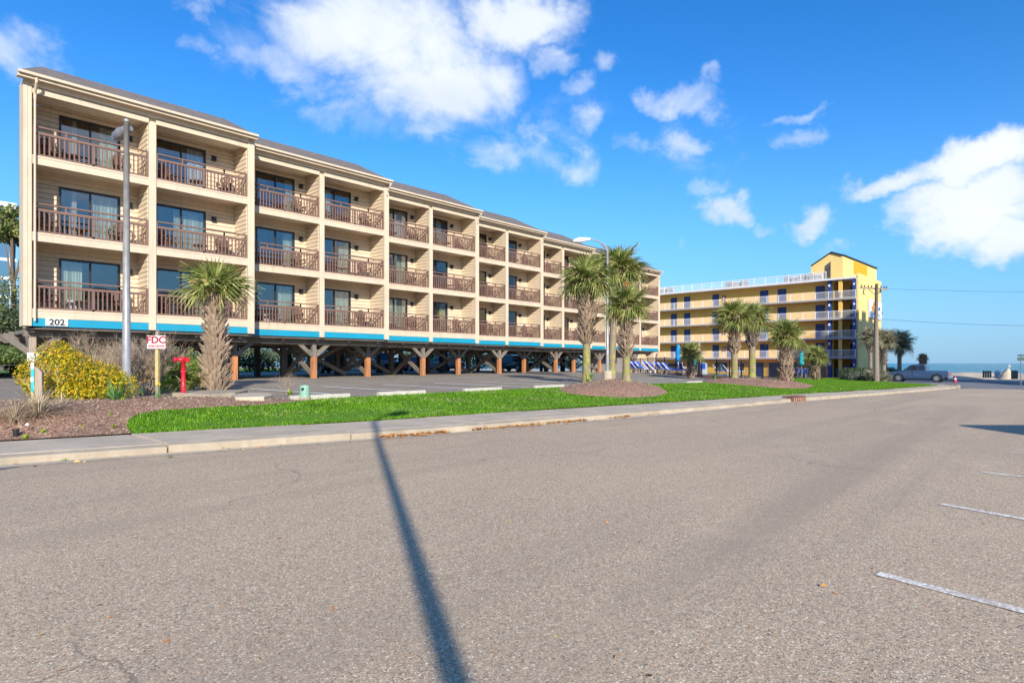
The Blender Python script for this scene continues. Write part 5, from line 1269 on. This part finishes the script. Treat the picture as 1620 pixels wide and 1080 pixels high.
for i, px in enumerate((50, 80, 110, 145, 180, 215, 250, 285, 320, 355, 395, 425, 470, 520, 560, 575, 600, 655, 680, 705, 730, 755, 780, 800, 825, 850, 875, 900, 950)):
    u = (px - 810) / FOC; dv = FW + u * RT; dep = (29 + (i % 3) * 1.5 + 27.3) / dv.y
    x, y = D(px, dep); e = empty('evergreen_shrub', (x, y, .7), 0, 'dark shrub behind the cream hotel\'s posts, %s from the left' % ORD[i], 'shrub', 'evergreen shrubs behind the hotel')
    leaf_cloud('foliage', 'dark_leaf' if i % 3 else 'hedge_leaf', e, [(U(-.8, .8), U(-.5, .5), 1.2 + U(-.3, .6), 1.5, 1.3, 1.3) for _ in range(3)], 1300, .1, .2, shell=.4)
    m = MB(); m.tube([(0, 0, -.1), (0, 0, 1.5)], [.12, .06], 6); part('trunk', m, 'bark', e)
# hedges by the yellow hotel
for (p0, p1, dd0, dd1, hh, mt, t) in ((1352, 1424, 62, 66, .85, 'grey_leaf', 'long low grey-green hedge between the utility pole and the pickup'), (1340, 1372, 64, 66, 1.25, 'dark_leaf', 'dark bush at the corner of the yellow hotel')):
    a, b = Vector(D(p0, dd0)), Vector(D(p1, dd1)); e = empty('low_hedge', (a.x, a.y, Z(a.x, a.y) - .05), 0, t, 'hedge')
    leaf_cloud('foliage', mt, e, [((b - a).x * t_, (b - a).y * t_, hh * .5, .9, .9, hh * .62) for t_ in [i / 6 for i in range(7)]], 9000, .05, .1, shell=.5)
for i, (px, dd_, s_) in enumerate(((1408, 76, .9), (1415, 78, .7), (1402, 74, .8))):
    x, y = D(px, dd_); e = empty('dune_shrub', (x, y, Z(x, y)), 0, ('dark round dune shrub beneath the shaded palms', 'pale dune shrub right beneath the shaded palms', 'dark dune shrub at the foot of the pole-side palm')[i], 'shrub')
    leaf_cloud('foliage', ('dark_leaf', 'dry_blade', 'dark_leaf')[i], e, [(0, 0, .8 * s_, 1.0 * s_, 1.0 * s_, .9 * s_)], 1500, .05, .11)
# ------------------------------------------------------------------ lamps, signs, pipes
x, y = D(200, 15.8); z = Z(x, y)
e = empty('street_lamp', (x, y, z), 0, 'tall plain steel lamp post rising from the shrubs at left, head pointing at the lot', 'street lamp')
m = MB(); m.tube([(0, 0, -.1), (0, 0, 3), (0, 0, 7.25)], [.105, .088, .062], 16); part('pole', m, 'galvanised', e, smooth=True)
m = MB(); m.lathe((0, 0, 7.23), [(.07, 0), (.065, .05), (.03, .08)], 12); part('cap', m, 'galvanised', e)
m = MB(); m.tube([(.1, .02, 7.1), (.06, .16, 7.08), (.0, .42, 7.04), (-.06, .68, 7.0), (-.08, .78, 6.99)], [.04, .12, .16, .13, .04], 14); part('lamp_head', m, 'galvanised_dark', e, bevel=.03)
x, y, z = G(961, 604); z += .1
e = empty('street_lamp', (x, y, z), 0, 'tall slim street lamp with a curved arm standing among the three palms', 'street lamp')
hh = 1.5 + (HORIZ - 392) / FOC * (Vector((x, y, 0)) - Vector((CAM.x, CAM.y, 0))).dot(FW) - z
dep = (Vector((x, y, 0)) - Vector((CAM.x, CAM.y, 0))).dot(FW); q = dep / FOC
m = MB(); m.lathe((0, 0, 0), [(.24, -.3), (.24, .42), (.2, .48)], 12); part('footing', m, 'concrete', e)
m = MB(); m.lathe((0, 0, 0), [(.15, .48), (.15, .52), (.09, .56), (.08, 3), (.055, hh)], 12); part('pole', m, 'galvanised', e, smooth=True)
A = lambda a, b: tuple(RT * (a * q) + Vector((0, 0, hh + b * q)))
m = MB(); m.tube([A(0, -6), A(-4, 3), A(-10, 8), A(-20, 12), A(-28, 13.5)], [.05, .045, .04, .035, .03], 8); part('arm', m, 'galvanised', e)
m = MB(); m.tube([A(-26, 13.8), A(-32, 13.5), A(-44, 12.2), A(-52, 11), A(-54, 10.6)], [.05, .10, .15, .10, .03], 10); part('lamp_head', m, 'white_plastic', e, smooth=True)
# lamp post behind the camera: only its shadow reaches the picture
p = CAM + FW * -6.0 + RT * 2.06
e = empty('street_lamp', (p.x, p.y, 0), 0, 'lamp post whose long thin shadow crosses the road in the foreground', 'street lamp')
m = MB(); m.tube([(0, 0, 0), (0, 0, 9.4)], [.085, .06], 12); part('pole', m, 'galvanised', e)
m = MB(); m.tube([(0, 0, 9.3), (.5, .25, 9.55), (1.0, .5, 9.55)], .04, 8); part('arm', m, 'galvanised', e)
m = MB(); m.beam((.8, .4, 9.5), (1.45, .72, 9.5), .28, .14); part('lamp_head', m, 'galvanised', e)
# hydrant connection sign
x, y = D(248, 16.6); z = Z(x, y) + .1
fa = math.atan2(-FW.y, -FW.x) + R(90)      # faces the street corner
def pzat(py, dep): return 1.5 + (HORIZ - py) / FOC * dep
e = empty('sign_post', (x, y, z), math.atan2(FW.y, FW.x) - R(90), 'square wooden post with yellow paint carrying a red and white fire connection sign', 'sign')
zs = pzat(541, 16.5) - z
m = MB(); m.box(-.04, .04, 0, .08, -.1, zs + .27); m.prism([(-.04, zs + .27), (.04, zs + .27), (0, zs + .33)], 'y', 0, .1); part('post', m, 'timber_weathered', e)
m = MB(); m.box(-.042, .042, -.006, .082, .25, zs - .2); part('yellow_band', m, 'pale_yellow', e)
m = MB(); m.box(-.25, .25, -.03, -.008, zs - .18, zs + .18); pn = part('panel', m, 'sign_faded', e, bevel=.006)
put('lettering', text_mesh('FDC', .26, .003, 'ink_red', bold=.008), pn, (0, -.034, zs + .055), (R(90), 0, 0), (1.05, 1, 1))
m = MB(); rg = random.Random(3); xx = -.21
while xx < .2:
    w = rg.uniform(.012, .03); m.box(xx, xx + w, -.035, -.031, zs - .135, zs - .075); xx += w + .014
part('small_print', m, 'ink_red', pn)
# small notice near the corner post
x, y = D(52, 18.4); zc = pzat(565, 18.4)
e = empty('notice_board', (x, y, Z(x, y) + .1), math.atan2(FW.y, FW.x) - R(90), 'small white notice on a short post behind the golden shrub at far left', 'sign'); zc -= e.location.z
m = MB(); m.box(-.03, .03, 0, .06, -.1, zc); part('post', m, 'timber_weathered', e)
m = MB(); m.box(-.16, .16, -.02, -.002, zc - .14, zc + .14); pn = part('panel', m, 'white_sign', e)
m = MB()
for r_ in range(3):
    xx = -.12
    while xx < .1: w = rg.uniform(.02, .05); m.box(xx, xx + w, -.024, -.021, zc + .07 - r_ * .05, zc + .09 - r_ * .05); xx += w + .015
part('small_print', m, 'ink_black', pn)
# teal-topped marker post
x, y = D(57, 13.6); z = Z(x, y) + .1; e = empty('marker_post', (x, y, z), math.atan2(FW.y, FW.x) - R(70), 'weathered block post with a teal and orange striped face in the dry stems', 'post')
m = MB(); m.prism([(-.02, -.1), (.13, -.1), (.13, .66), (.06, .76), (-.02, .80)], 'y', -.06, .06); part('block', m, 'timber_weathered', e, bevel=.01)
m = MB(); m.box(-.07, -.021, -.07, .06, -.1, .88); part('side_board', m, 'pale_yellow', e)
m = MB(); m.box(-.065, -.01, -.085, -.071, .22, .74); part('teal_strip', m, 'sign_teal', e)
m = MB(); m.box(-.07, -.01, -.085, -.071, .745, .87); part('top_strip', m, 'post_top' if 'post_top' in MATS else 'white_sign', e)
m = MB(); m.box(-.07, -.02, -.09, -.086, .46, .56); part('pale_mark', m, 'white_sign', e)
# red standpipe
x, y = D(290, 17.0); z = Z(x, y) + .1; q = 17.0 / FOC
zt = pzat(567, 17) - z
e = empty('fire_standpipe', (x, y, z), math.atan2(FW.y, FW.x) - R(90), 'red painted fire standpipe with two capped inlets, left of the stout palm', 'standpipe')
m = MB(); m.tube([(0, 0, -.1), (0, 0, zt)], .058, 12); part('riser', m, 'red_paint', e, smooth=True)
m = MB(); m.lathe((0, 0, zt * .34), [(.075, 0), (.075, .05)], 12); m.lathe((0, 0, zt * .6), [(.075, 0), (.075, .05)], 12); part('collar', m, 'red_paint', e)
m = MB(); m.tube([(0, 0, zt - .05), (-.10, -.07, zt - .02), (-.16, -.12, zt - .03)], [.06, .055, .055], 10); m.tube([(0, 0, zt - .05), (.10, -.07, zt - .02), (.16, -.12, zt - .03)], [.06, .055, .055], 10); m.lathe((0, 0, zt - .02), [(.075, -.04), (.08, .02), (.05, .06)], 12); part('siamese_head', m, 'red_paint', e, smooth=True)
for s_ in (-1, 1): m = MB(); m.tube([(s_ * .155, -.115, zt - .03), (s_ * .19, -.145, zt - .035)], .068, 10); part('cap', m, 'red_paint', e)
# green cable box
x, y, z = G(482, 632); q = (Vector((x, y, 0)) - Vector((CAM.x, CAM.y, 0))).dot(FW) / FOC
e = empty('utility_pedestal', (x, y, z), 0, 'faded green cable pedestal at the corner of the lawn and the mulch bed', 'utility box')
m = MB(); m.lathe((0, 0, 0), [(.15, -.1), (.15, .06), (.135, .1), (.135, 20 * q), (.12, 22.5 * q), (.04, 23.5 * q)], 14); part('housing', m, 'utility_green', e, smooth=False)
m = MB(); m.lathe((0, 0, 0), [(.165, -.1), (.165, .08)], 14); part('base_ring', m, 'concrete_pale', e)
m = MB(); m.box(-.15, -.09, -.13, -.1, 16 * q, 19 * q); part('latch', m, 'ink_black', e)
# spot lamp and white bloom at far left
x, y, z = G(25, 694); e = empty('garden_spot', (x, y, z + .02), 0, 'small black garden spotlight stuck in the mulch near the kerb at far left', 'garden light')
m = MB(); m.tube([(0, 0, 0), (0, 0, .15)], [.035, .05], 12); m.tube([(0, 0, .13), (0, 0, .155)], [.055, .055], 12); part('housing', m, 'plastic_black', e); m = MB(); m.tube([(0, 0, -.1), (0, 0, .02)], .012, 6); part('stake', m, 'plastic_black', e)
m = MB(); x, y, z = G(30, 690); m.tube([(x, y, z), (x + .03, y, z + .13), (x + .12, y, z + .2)], .004, 4); o = part('dandelion', m, 'twig'); tag(o, 'wiry stem with a white seed head beside the garden spotlight', 'plant')
m = MB(); m.lathe((x + .12, y, z + .2), [(.005, -.03), (.03, -.01), (.03, .01), (.005, .03)], 8); part('seed_head', m, 'white_plastic', o)
# black tag on a stake by the bed
# ------------------------------------------------------------------ utility pole and wires
x, y = D(1387, 58); z = Z(x, y); q = 58 / FOC; zt = pzat(449, 58) - z
e = empty('utility_pole', (x, y, z), 0, 'old wooden utility pole with crossarm and insulators before the yellow hotel', 'utility pole')
m = MB(); m.tube([(0, 0, -.3), (-.02, .05, zt * .5), (.05, .02, zt)], [.24, .20, .13], 12); part('pole', m, 'timber_pole', e, smooth=True)
ca = RT.copy()
zx = pzat(456.5, 58) - z
m = MB(); m.beam(tuple(ca * -1.35 + Vector((.1, .2, zx + .12))), tuple(ca * 1.25 + Vector((.1, .2, zx - .05))), .12, .14); part('crossarm', m, 'timber_weathered', e)
m = MB(); m.beam(tuple(ca * -.6 + Vector((.1, .2, zx - .02))), (0, 0, zx - .75), .05, .05); m.beam(tuple(ca * .6 + Vector((.1, .2, zx - .02))), (0, 0, zx - .75), .05, .05); part('arm_brace', m, 'timber_grey', e)
for i, a in enumerate((-1.25, -.95, -.6, -.28, .3, .62, .92, 1.15)):
    m = MB(); m.lathe(tuple(ca * a + Vector((.1, .2, zx + .1 - .06 * a))), [(.03, 0), (.07, .06), (.04, .1), (.07, .14), (.03, .22)], 8); part('insulator', m, 'wicker', e)
for i, (a, dz) in enumerate(((-.45, -2.05), (-.15, -2.0), (.3, -2.1), (.5, -2.5))):
    m = MB(); m.tube([(0, 0, zx + dz), tuple(ca * a + Vector((0, 0, zx + dz + .05))), tuple(ca * a + Vector((0, 0, zx + dz + .35)))], .04, 6); part('bracket', m, 'timber_dark', e)
m = MB(); m.tube([tuple(ca * -1.2 + Vector((0, 0, zx))), tuple(ca * -1.3 + Vector((0, 0, zx - .5))), tuple(ca * -1.1 + Vector((0, 0, zx - .55)))], .05, 6); m.tube([tuple(ca * .35 + Vector((0, 0, zx))), tuple(ca * .4 + Vector((0, 0, zx - .4)))], .07, 8); part('cutout_switch', m, 'timber_dark', e)
P0 = Vector((x, y, z))
def wire(a, b, sag, label, r=.02):
    a, b = Vector(a), Vector(b); m = MB(); m.tube([a.lerp(b, t) + Vector((0, 0, -sag * 4 * t * (1 - t))) for t in [i / 16 for i in range(17)]], r, 5); tag(part('overhead_wire', m, 'dark_frame'), label, 'wire', 'overhead wires')
far = CAM + FW * 60 + RT * 75
wire(P0 + ca * 1.15 + Vector((.1, .2, zx)), (far.x, far.y, pzat(458, 60)), .3, 'upper overhead wire running right from the crossarm of the utility pole', .010)
wire(P0 + Vector((0, 0, pzat(504, 58) - z)), (far.x, far.y, pzat(497, 60)), .9, 'lower overhead wire running right from halfway up the utility pole', .013)
# ------------------------------------------------------------------ vehicles (front towards +x)
def vehicle(kind, paint, loc, rz, name, label, group=None):
    e = empty(name, loc, rz, label, 'pickup truck' if kind == 'pickup' else 'car', group)
    if kind == 'pickup': L0, L1, wb0, wb1, wr, w, dk, rf = -2.65, 2.6, -1.65, 1.65, .39, .93, 1.14, 1.80
    elif kind == 'suv': L0, L1, wb0, wb1, wr, w, dk, rf = -2.3, 2.4, -1.4, 1.45, .36, .92, 1.05, 1.78
    else: L0, L1, wb0, wb1, wr, w, dk, rf = -2.2, 2.3, -1.35, 1.4, .33, .88, .92, 1.44
    def arch(c): return [(c + (wr + .07) * math.cos(R(a)), wr + (wr + .07) * math.sin(R(a))) for a in (-8, 20, 50, 90, 130, 160, 188)]
    body = [(L0 + .02, .55), (L0, dk - .12), (L0 + .06, dk)]
    body += ([(-.78, dk + .0), (-.74, dk + .05)] if kind == 'pickup' else [(L0 + .5, dk + .04)]) + [(.95, dk + .03), (1.2, dk + .02), (L1 - .35, dk - .10), (L1 - .05, dk - .28), (L1, .62), (L1 - .04, .38)] + arch(wb1) + [(wb1 - wr - .2, .32), (wb0 + wr + .2, .32)] + arch(wb0)
    m = MB(); n = len(body)
    # sides curve in slightly at top and bottom
    def yy(z_): return w - .05 * max(0, (z_ - .75) / .4) ** 1.5 - .04 * max(0, (.6 - z_) / .3)
    m.add([(p[0], -yy(p[1]), p[1]) for p in body] + [(p[0], yy(p[1]), p[1]) for p in body], [tuple(range(n))[::-1], tuple(range(n, 2 * n))] + [(i, (i + 1) % n, (i + 1) % n + n, i + n) for i in range(n)])
    b = part('body', m, paint, e, bevel=.03)
    if kind == 'pickup':
        m = MB(); m.box(L0 + .1, -.82, -w + .12, w - .12, dk - .4, dk + .004); part('cargo_bed', m, 'rubber', e)
        cab = [(-.80, dk), (-.72, rf - .06), (-.5, rf), (.35, rf), (.62, rf - .06), (1.25, dk + .02)]
    elif kind == 'suv': cab = [(L0 + .15, dk), (L0 + .45, rf - .08), (L0 + .7, rf), (.2, rf), (.5, rf - .08), (1.1, dk)]
    else: cab = [(L0 + .5, dk), (L0 + 1.15, rf - .03), (-.3, rf), (.25, rf - .05), (1.1, dk)]
    m = MB(); n = len(cab); tp = lambda z_: w - .06 - .16 * (z_ - dk) / (rf - dk)
    m.add([(p[0], -tp(p[1]), p[1] - .01) for p in cab] + [(p[0], tp(p[1]), p[1] - .01) for p in cab], [tuple(range(n))[::-1], tuple(range(n, 2 * n))] + [(i, (i + 1) % n, (i + 1) % n + n, i + n) for i in range(n)])
    part('cab', m, paint, e, bevel=.03)
    zt_, zb_ = rf - .11, dk + .05
    def lx(z_, front):   # slope of the pillars
        a, b_ = (cab[-1], cab[-2]) if front else (cab[0], cab[1]); t = (z_ - a[1]) / (b_[1] - a[1]); return a[0] + (b_[0] - a[0]) * t
    for s_ in (-1, 1):
        x0b, x0t, x1b, x1t = lx(zb_, 0) + .12, lx(zt_, 0) + .12, lx(zb_, 1) - .12, lx(zt_, 1) - .10
        xm = (x0t + x1t) / 2 - .05
        for (pb0, pt0, pb1, pt1) in ((x0b, x0t, xm - .03, xm - .03), (xm + .03, xm + .03, x1b, x1t)):
            m = MB(); o_ = .006
            Q = [(pb0, s_ * (tp(zb_) + o_), zb_), (pb1, s_ * (tp(zb_) + o_), zb_), (pt1, s_ * (tp(zt_) + o_), zt_), (pt0, s_ * (tp(zt_) + o_), zt_)]
            m.quad(*(Q if s_ < 0 else Q[::-1])); part('side_window', m, 'car_glass_solid', e)
        m = MB(); m.box(lx(zb_, 1) - .28, lx(zb_, 1) - .14, s_ * (w - .02) if s_ > 0 else -w - .16, s_ * (w + .16) if s_ > 0 else -w + .02, zb_ + .02, zb_ + .2); part('wing_mirror', m, paint, e, bevel=.03)
        for q_, xx in enumerate((.45, -.3)): m = MB(); m.box(xx - .1, xx + .05, s_ * (w - .01) - .015, s_ * (w - .01) + .015, dk - .2, dk - .16); part('door_handle', m, 'plastic_black', e)
        m = MB(); m.box(L1 - .22, L1 - .04, s_ * (w - .18) - .14, s_ * (w - .18) + .14, .7, .86); part('headlight', m, 'white_plastic', e, bevel=.03)
        m = MB(); m.box(L0 - .01, L0 + .1, s_ * (w - .14) - .07, s_ * (w - .14) + .07, dk - .36, dk - .08); part('tail_light', m, 'red_paint', e, bevel=.02)
    for fr in (0, 1):
        zb2, zt2 = dk + .06, rf - .10; m = MB(); xo = .012 if fr else -.012
        Q = [(lx(zb2, fr) + xo, -tp(zb2) + .1, zb2), (lx(zb2, fr) + xo, tp(zb2) - .1, zb2), (lx(zt2, fr) + xo, tp(zt2) - .08, zt2), (lx(zt2, fr) + xo, -tp(zt2) + .08, zt2)]
        m.quad(*(Q if fr else Q[::-1])); part('windscreen' if fr else 'rear_window', m, 'car_glass_solid', e)
    m = MB(); m.box(L1 - .06, L1 + .08, -w + .08, w - .08, .38, .58); part('front_bumper', m, 'rim_metal' if kind == 'pickup' else paint, e, bevel=.03)
    m = MB(); m.box(L0 - .14, L0 + .06, -w + .08, w - .08, .42, .62); part('rear_bumper', m, 'rim_metal' if kind == 'pickup' else paint, e, bevel=.03)
    m = MB(); m.box(L1 - .02, L1 + .015, -.5, .5, .6, .84); part('grille', m, 'plastic_black', e)
    m = MB(); m.box(L0 + .3, L1 - .3, -w + .2, w - .2, .24, .45); part('underbody', m, 'rubber', e)
    for c in (wb0, wb1):
        for s_ in (-1, 1):
            wh = empty('wheel', (c, s_ * (w - .13), wr), parent=e); 
            m = MB(); m.tube([(0, -.12, 0), (0, -.10, 0), (0, .10, 0), (0, .12, 0)], [wr * .9, wr, wr, wr * .9], 20); part('tyre', m, 'rubber', wh)
            m = MB(); m.tube([(0, s_ * .10, 0), (0, s_ * .128, 0)], wr * .62, 16); part('rim', m, 'rim_metal', wh)
            m = MB()
            for k in range(6): a = k * math.pi / 3 + .2; m.beam((wr * .32 * math.cos(a), s_ * .131, wr * .32 * math.sin(a)), (wr * .54 * math.cos(a), s_ * .131, wr * .54 * math.sin(a)), .07, .01, up=(0, 1, 0))
            part('rim_holes', m, 'rubber', wh)
    return e
t = NT('car_glass_solid'); t.col((.02, .025, .03)); t.set(Roughness=.05); t.b.inputs['Specular IOR Level'].default_value = .8
ra, rb = Vector(D(1480, 62)), Vector(D(1428, 64)); c = (ra + rb) / 2; hd = rb - ra
vehicle('pickup', 'truck_blue', (c.x, c.y, Z(c.x, c.y)), math.atan2(hd.y, hd.x), 'pickup_truck', 'slate blue crew-cab pickup parked on the seaside street')
def behind(px, yw, kind, paint, rz, label, nm='parked_car'):
    u = (px - 810) / FOC; dv = FW + u * RT; dep = (yw + 27.3) / dv.y; x, y = D(px, dep)
    vehicle(kind, paint, (x, y, Z(x, y)), rz, nm, label, 'cars parked behind the hotel')
behind(515, 17, 'suv', 'car_black', R(80), 'black car parked behind the hotel posts, behind the second orange post', )
behind(602, 17, 'suv', 'car_black', R(-95), 'dark car parked behind the hotel, right of the third orange post')
behind(646, 20, 'sedan', 'car_red', R(90), 'red car glimpsed between the hotel posts left of the fourth orange post')
behind(700, 19, 'sedan', 'car_silver', R(95), 'silver car glimpsed between the posts, right of the fourth orange post')
behind(812, 18, 'suv', 'car_black', R(-90), 'dark car behind the posts near the middle of the cream hotel')
# yield-type sign and pale fence behind the hotel
u = (628 - 810) / FOC; dv = FW + u * RT; dep = (24 + 27.3) / dv.y; x, y = D(628, dep)
e = empty('traffic_sign', (x, y, .7), R(-20), 'yellow inverted triangle sign glimpsed beneath the cream hotel', 'sign')
m = MB(); m.tube([(0, 0.03, 0), (0, .03, 2.2)], .03, 6); part('post', m, 'galvanised', e)
zz = pzat(555, dep) - .7; m = MB(); m.prism([(-.55, zz + .35), (.55, zz + .35), (0, zz - .45)], 'y', -.01, .01); part('panel', m, 'yellow_sign', e)
m = MB(); m.prism([(-.3, zz + .22), (.3, zz + .22), (0, zz - .2)], 'y', -.018, -.011); part('panel_face', m, 'white_sign', e)
e = empty('pale_fence', (24, 26.5, .7), 0, 'low white fence beyond the parking behind the cream hotel', 'fence'); 
for i in range(24): m = MB(); m.box(0 + i * .5, .38 + i * .5, 0, .03, .1, 1.25); part('board', m, 'white_paint', e)
# ------------------------------------------------------------------ dune crossing at the end of the street
x, y = D(1511, 60); e = empty('traffic_cone', (x, y, Z(x, y)), 0, 'small red traffic cone behind the pickup', 'cone')
m = MB(); m.lathe((0, 0, 0), [(.17, .03), (.05, .62)], 12); part('cone', m, 'red_paint', e); m = MB(); m.box(-.2, .2, -.2, .2, 0, .035); part('base', m, 'rubber', e); m = MB(); m.lathe((0, 0, 0), [(.118, .30), (.088, .44)], 12); part('band', m, 'white_paint', e)
def dune(px, dep, r, h, label):
    x, y = D(px, dep); m = MB(); n = 16; rings = 6; vs = []
    for i in range(rings + 1):
        for k in range(n):
            t = i / rings; a = 2 * math.pi * k / n; rr = r * (1 - t) * U(.9, 1.1); vs.append((rr * math.cos(a), rr * math.sin(a) * .7, h * (t ** .7) * U(.92, 1.05) - .05))
    fs = [(i * n + k, i * n + (k + 1) % n, (i + 1) * n + (k + 1) % n, (i + 1) * n + k) for i in range(rings) for k in range(n)]
    m.add(vs, fs); o = part('sand_heap', m, 'sand', smooth=True); o.location = (x, y, -.7); tag(o, label, 'sand heap')
dune(1594, 84, 1.6, 1.55, 'pale sand and rubble heap at the end of the street, far right')
dune(1528, 92, 9, .9, 'long low dune beyond the pickup tailgate'); dune(1560, 98, 7, .8, 'low dune between the pickup and the gate piers')
for i, (p0, p1, dd_, h, mt, t) in enumerate(((1556, 1567, 80, .95, 'timber_grey', 'dark timber gate pier at the dune crossing, left one'), (1573, 1583, 80, 1.0, 'sign_blue', 'blue-grey bin at the dune crossing, between the piers'), (1601, 1609, 79, 1.15, 'timber_grey', 'dark timber gate pier at the dune crossing, right one'))):
    a = Vector(D(p0, dd_)); b = Vector(D(p1, dd_)); z = Z(a.x, a.y); 
    if i == 1:
        e = empty('litter_bin', (*((a + b) / 2), z), 0, t, 'bin'); m = MB(); m.lathe((0, 0, 0), [(.3, 0), (.34, .75), (.36, .8)], 12); part('drum', m, 'sign_grey', e); m = MB(); m.lathe((0, 0, 0), [(.37, .8), (.3, .95), (.1, 1.05)], 12); part('lid', m, 'white_paint', e)
    else:
        e = empty('gate_pier', (a.x, a.y, z), 0, t, 'gate pier'); WL[e] = Vector((a.x, a.y, z))
        for q_ in range(4): p = a.lerp(b, q_ / 3.0); m = MB(); m.beam((p.x, p.y, z), (p.x, p.y, z + h * (1 - .04 * (q_ % 2))), .2, .12); part('plank', m, mt, e, True)
        m = MB(); m.beam((a.x - .1, a.y, z + h * .8), (b.x + .1, b.y, z + h * .8), .12, .12); part('rail', m, 'timber_dark', e, True)
x, y = D(1615, 56); e = empty('street_sign', (x, y, Z(x, y)), math.atan2(FW.y, FW.x) - R(100), 'thin green-backed street sign on a post at the right edge', 'sign')
m = MB(); m.tube([(0, 0, 0), (0, 0, 2.95)], .035, 6); part('post', m, 'galvanised_dark', e)
m = MB(); m.box(-.3, .3, -.04, -.02, 2.3, 2.6); m.box(-.28, .28, -.04, -.02, 2.7, 2.86); part('panel', m, 'sign_green', e)
x, y = D(1597, 84); m = MB(); m.tube([(x, y, -.7), (x, y, 1.3)], .04, 6); m.beam((x - .2, y + .16, 1.0), (x + .2, y - .16, 1.2), .04); m.beam((x - .2, y + .16, 1.2), (x + .2, y - .16, 1.0), .04); tag(part('lookout_post', m, 'neighbour_wall'), 'white crossed marker post on top of the sand heap', 'marker')
# beach fence, thin rails left of the pickup
x, y = D(1404, 84); e = empty('dune_fence', (x, y, -.7), 0, 'dark low post and rail fence at the dune edge beneath the palms', 'fence')
for i in range(5):
    q_ = Vector(D(1403 + i * 5, 84)); m = MB(); m.box(q_.x - x - .06, q_.x - x + .06, q_.y - y - .06, q_.y - y + .06, 0, 1.3 if i else 1.9); part('post', m, 'timber_dark', e)
a, b = Vector(D(1403, 84)), Vector(D(1424, 84)); m = MB(); m.beam((0, 0, 1.0), (b.x - x, b.y - y, 1.0), .06, .1); part('rail', m, 'timber_dark', e)
# ------------------------------------------------------------------ buildings beyond the picture that throw shade or stand far off
x, y = D(25, 125)
e = empty('glass_tower', (x - 30, y, 0), 0, 'distant blue glass tower with white floor bands at the left edge', 'building')
H_ = pzat(322, 125)
m = MB(); m.box(0, 30, 0, 22, 0, H_); part('glass_wall', m, 'tower_glass', e)
nf = 9
for i in range(1, nf + 1):
    zz = H_ * i / nf; m = MB(); m.box(-.1, 30.1, -.1, 22.1, zz - (.55 if i < nf else 1.3), zz + .02); part('floor_band', m, 'tower_white', e)
for i in range(9): m = MB(); xx = 1 + i * 3.5; m.box(xx, xx + .18, -.06, 0, 0, H_ - 1.3); part('mullion', m, 'tower_white', e)
sx, sy = 87 - .532 * 60, 4.5 - .847 * 60
e = empty('tower_block', (sx, sy - 22, -.5), 0, 'tall cream tower block across the street whose shade falls on the yellow hotel', 'building')
hs_ = 29.4
m = MB(); m.box(0, 15, 0, 22, 0, hs_); part('wall', m, 'neighbour_wall', e)
for f in range(11):
    for c in range(4):
        m = MB(); m.box(1.2 + c * 3.6, 3.4 + c * 3.6, 22.0, 22.06, 1 + f * 2.8, 2.6 + f * 2.8); part('window', m, 'tower_glass', e)
for f in range(11):
    for c in range(5): m = MB(); m.box(-.06, 0, 1.4 + c * 4.2, 3.6 + c * 4.2, 1 + f * 2.8, 2.6 + f * 2.8); part('window', m, 'tower_glass', e)
p = CAM + FW * 10.2 + RT * 13.5
vehicle('suv', 'car_silver', (p.x, p.y, 0), math.atan2(RT.y, RT.x), 'parked_car', 'silver car parked just outside the right edge of the picture, its shade on the road')
# low buildings and trees across the road behind the camera, seen only as reflections
for i, (cx, cy, w_, d_, h_) in enumerate(((-30, -78, 34, 12, 9), (18, -84, 30, 14, 12))):
    e = empty('street_house', (cx, cy, 0), 0, ('low cream building across the road behind the camera, left', 'taller cream building across the road behind the camera, right')[i], 'building')
    m = MB(); m.box(0, w_, -d_, 0, 0, h_); part('wall', m, 'neighbour_wall', e)
    for f in range(int(h_ / 3)):
        for c in range(int(w_ / 4)): m = MB(); m.box(1 + c * 4, 3 + c * 4, 0, .05, 1 + f * 3, 2.4 + f * 3); part('window', m, 'tower_glass', e)
    m = MB(); m.prism([(-d_ - .4, h_), (.4, h_), (-d_ / 2, h_ + 2.2)], 'x', -.4, w_ + .4); part('roof', m, 'shingle', e)
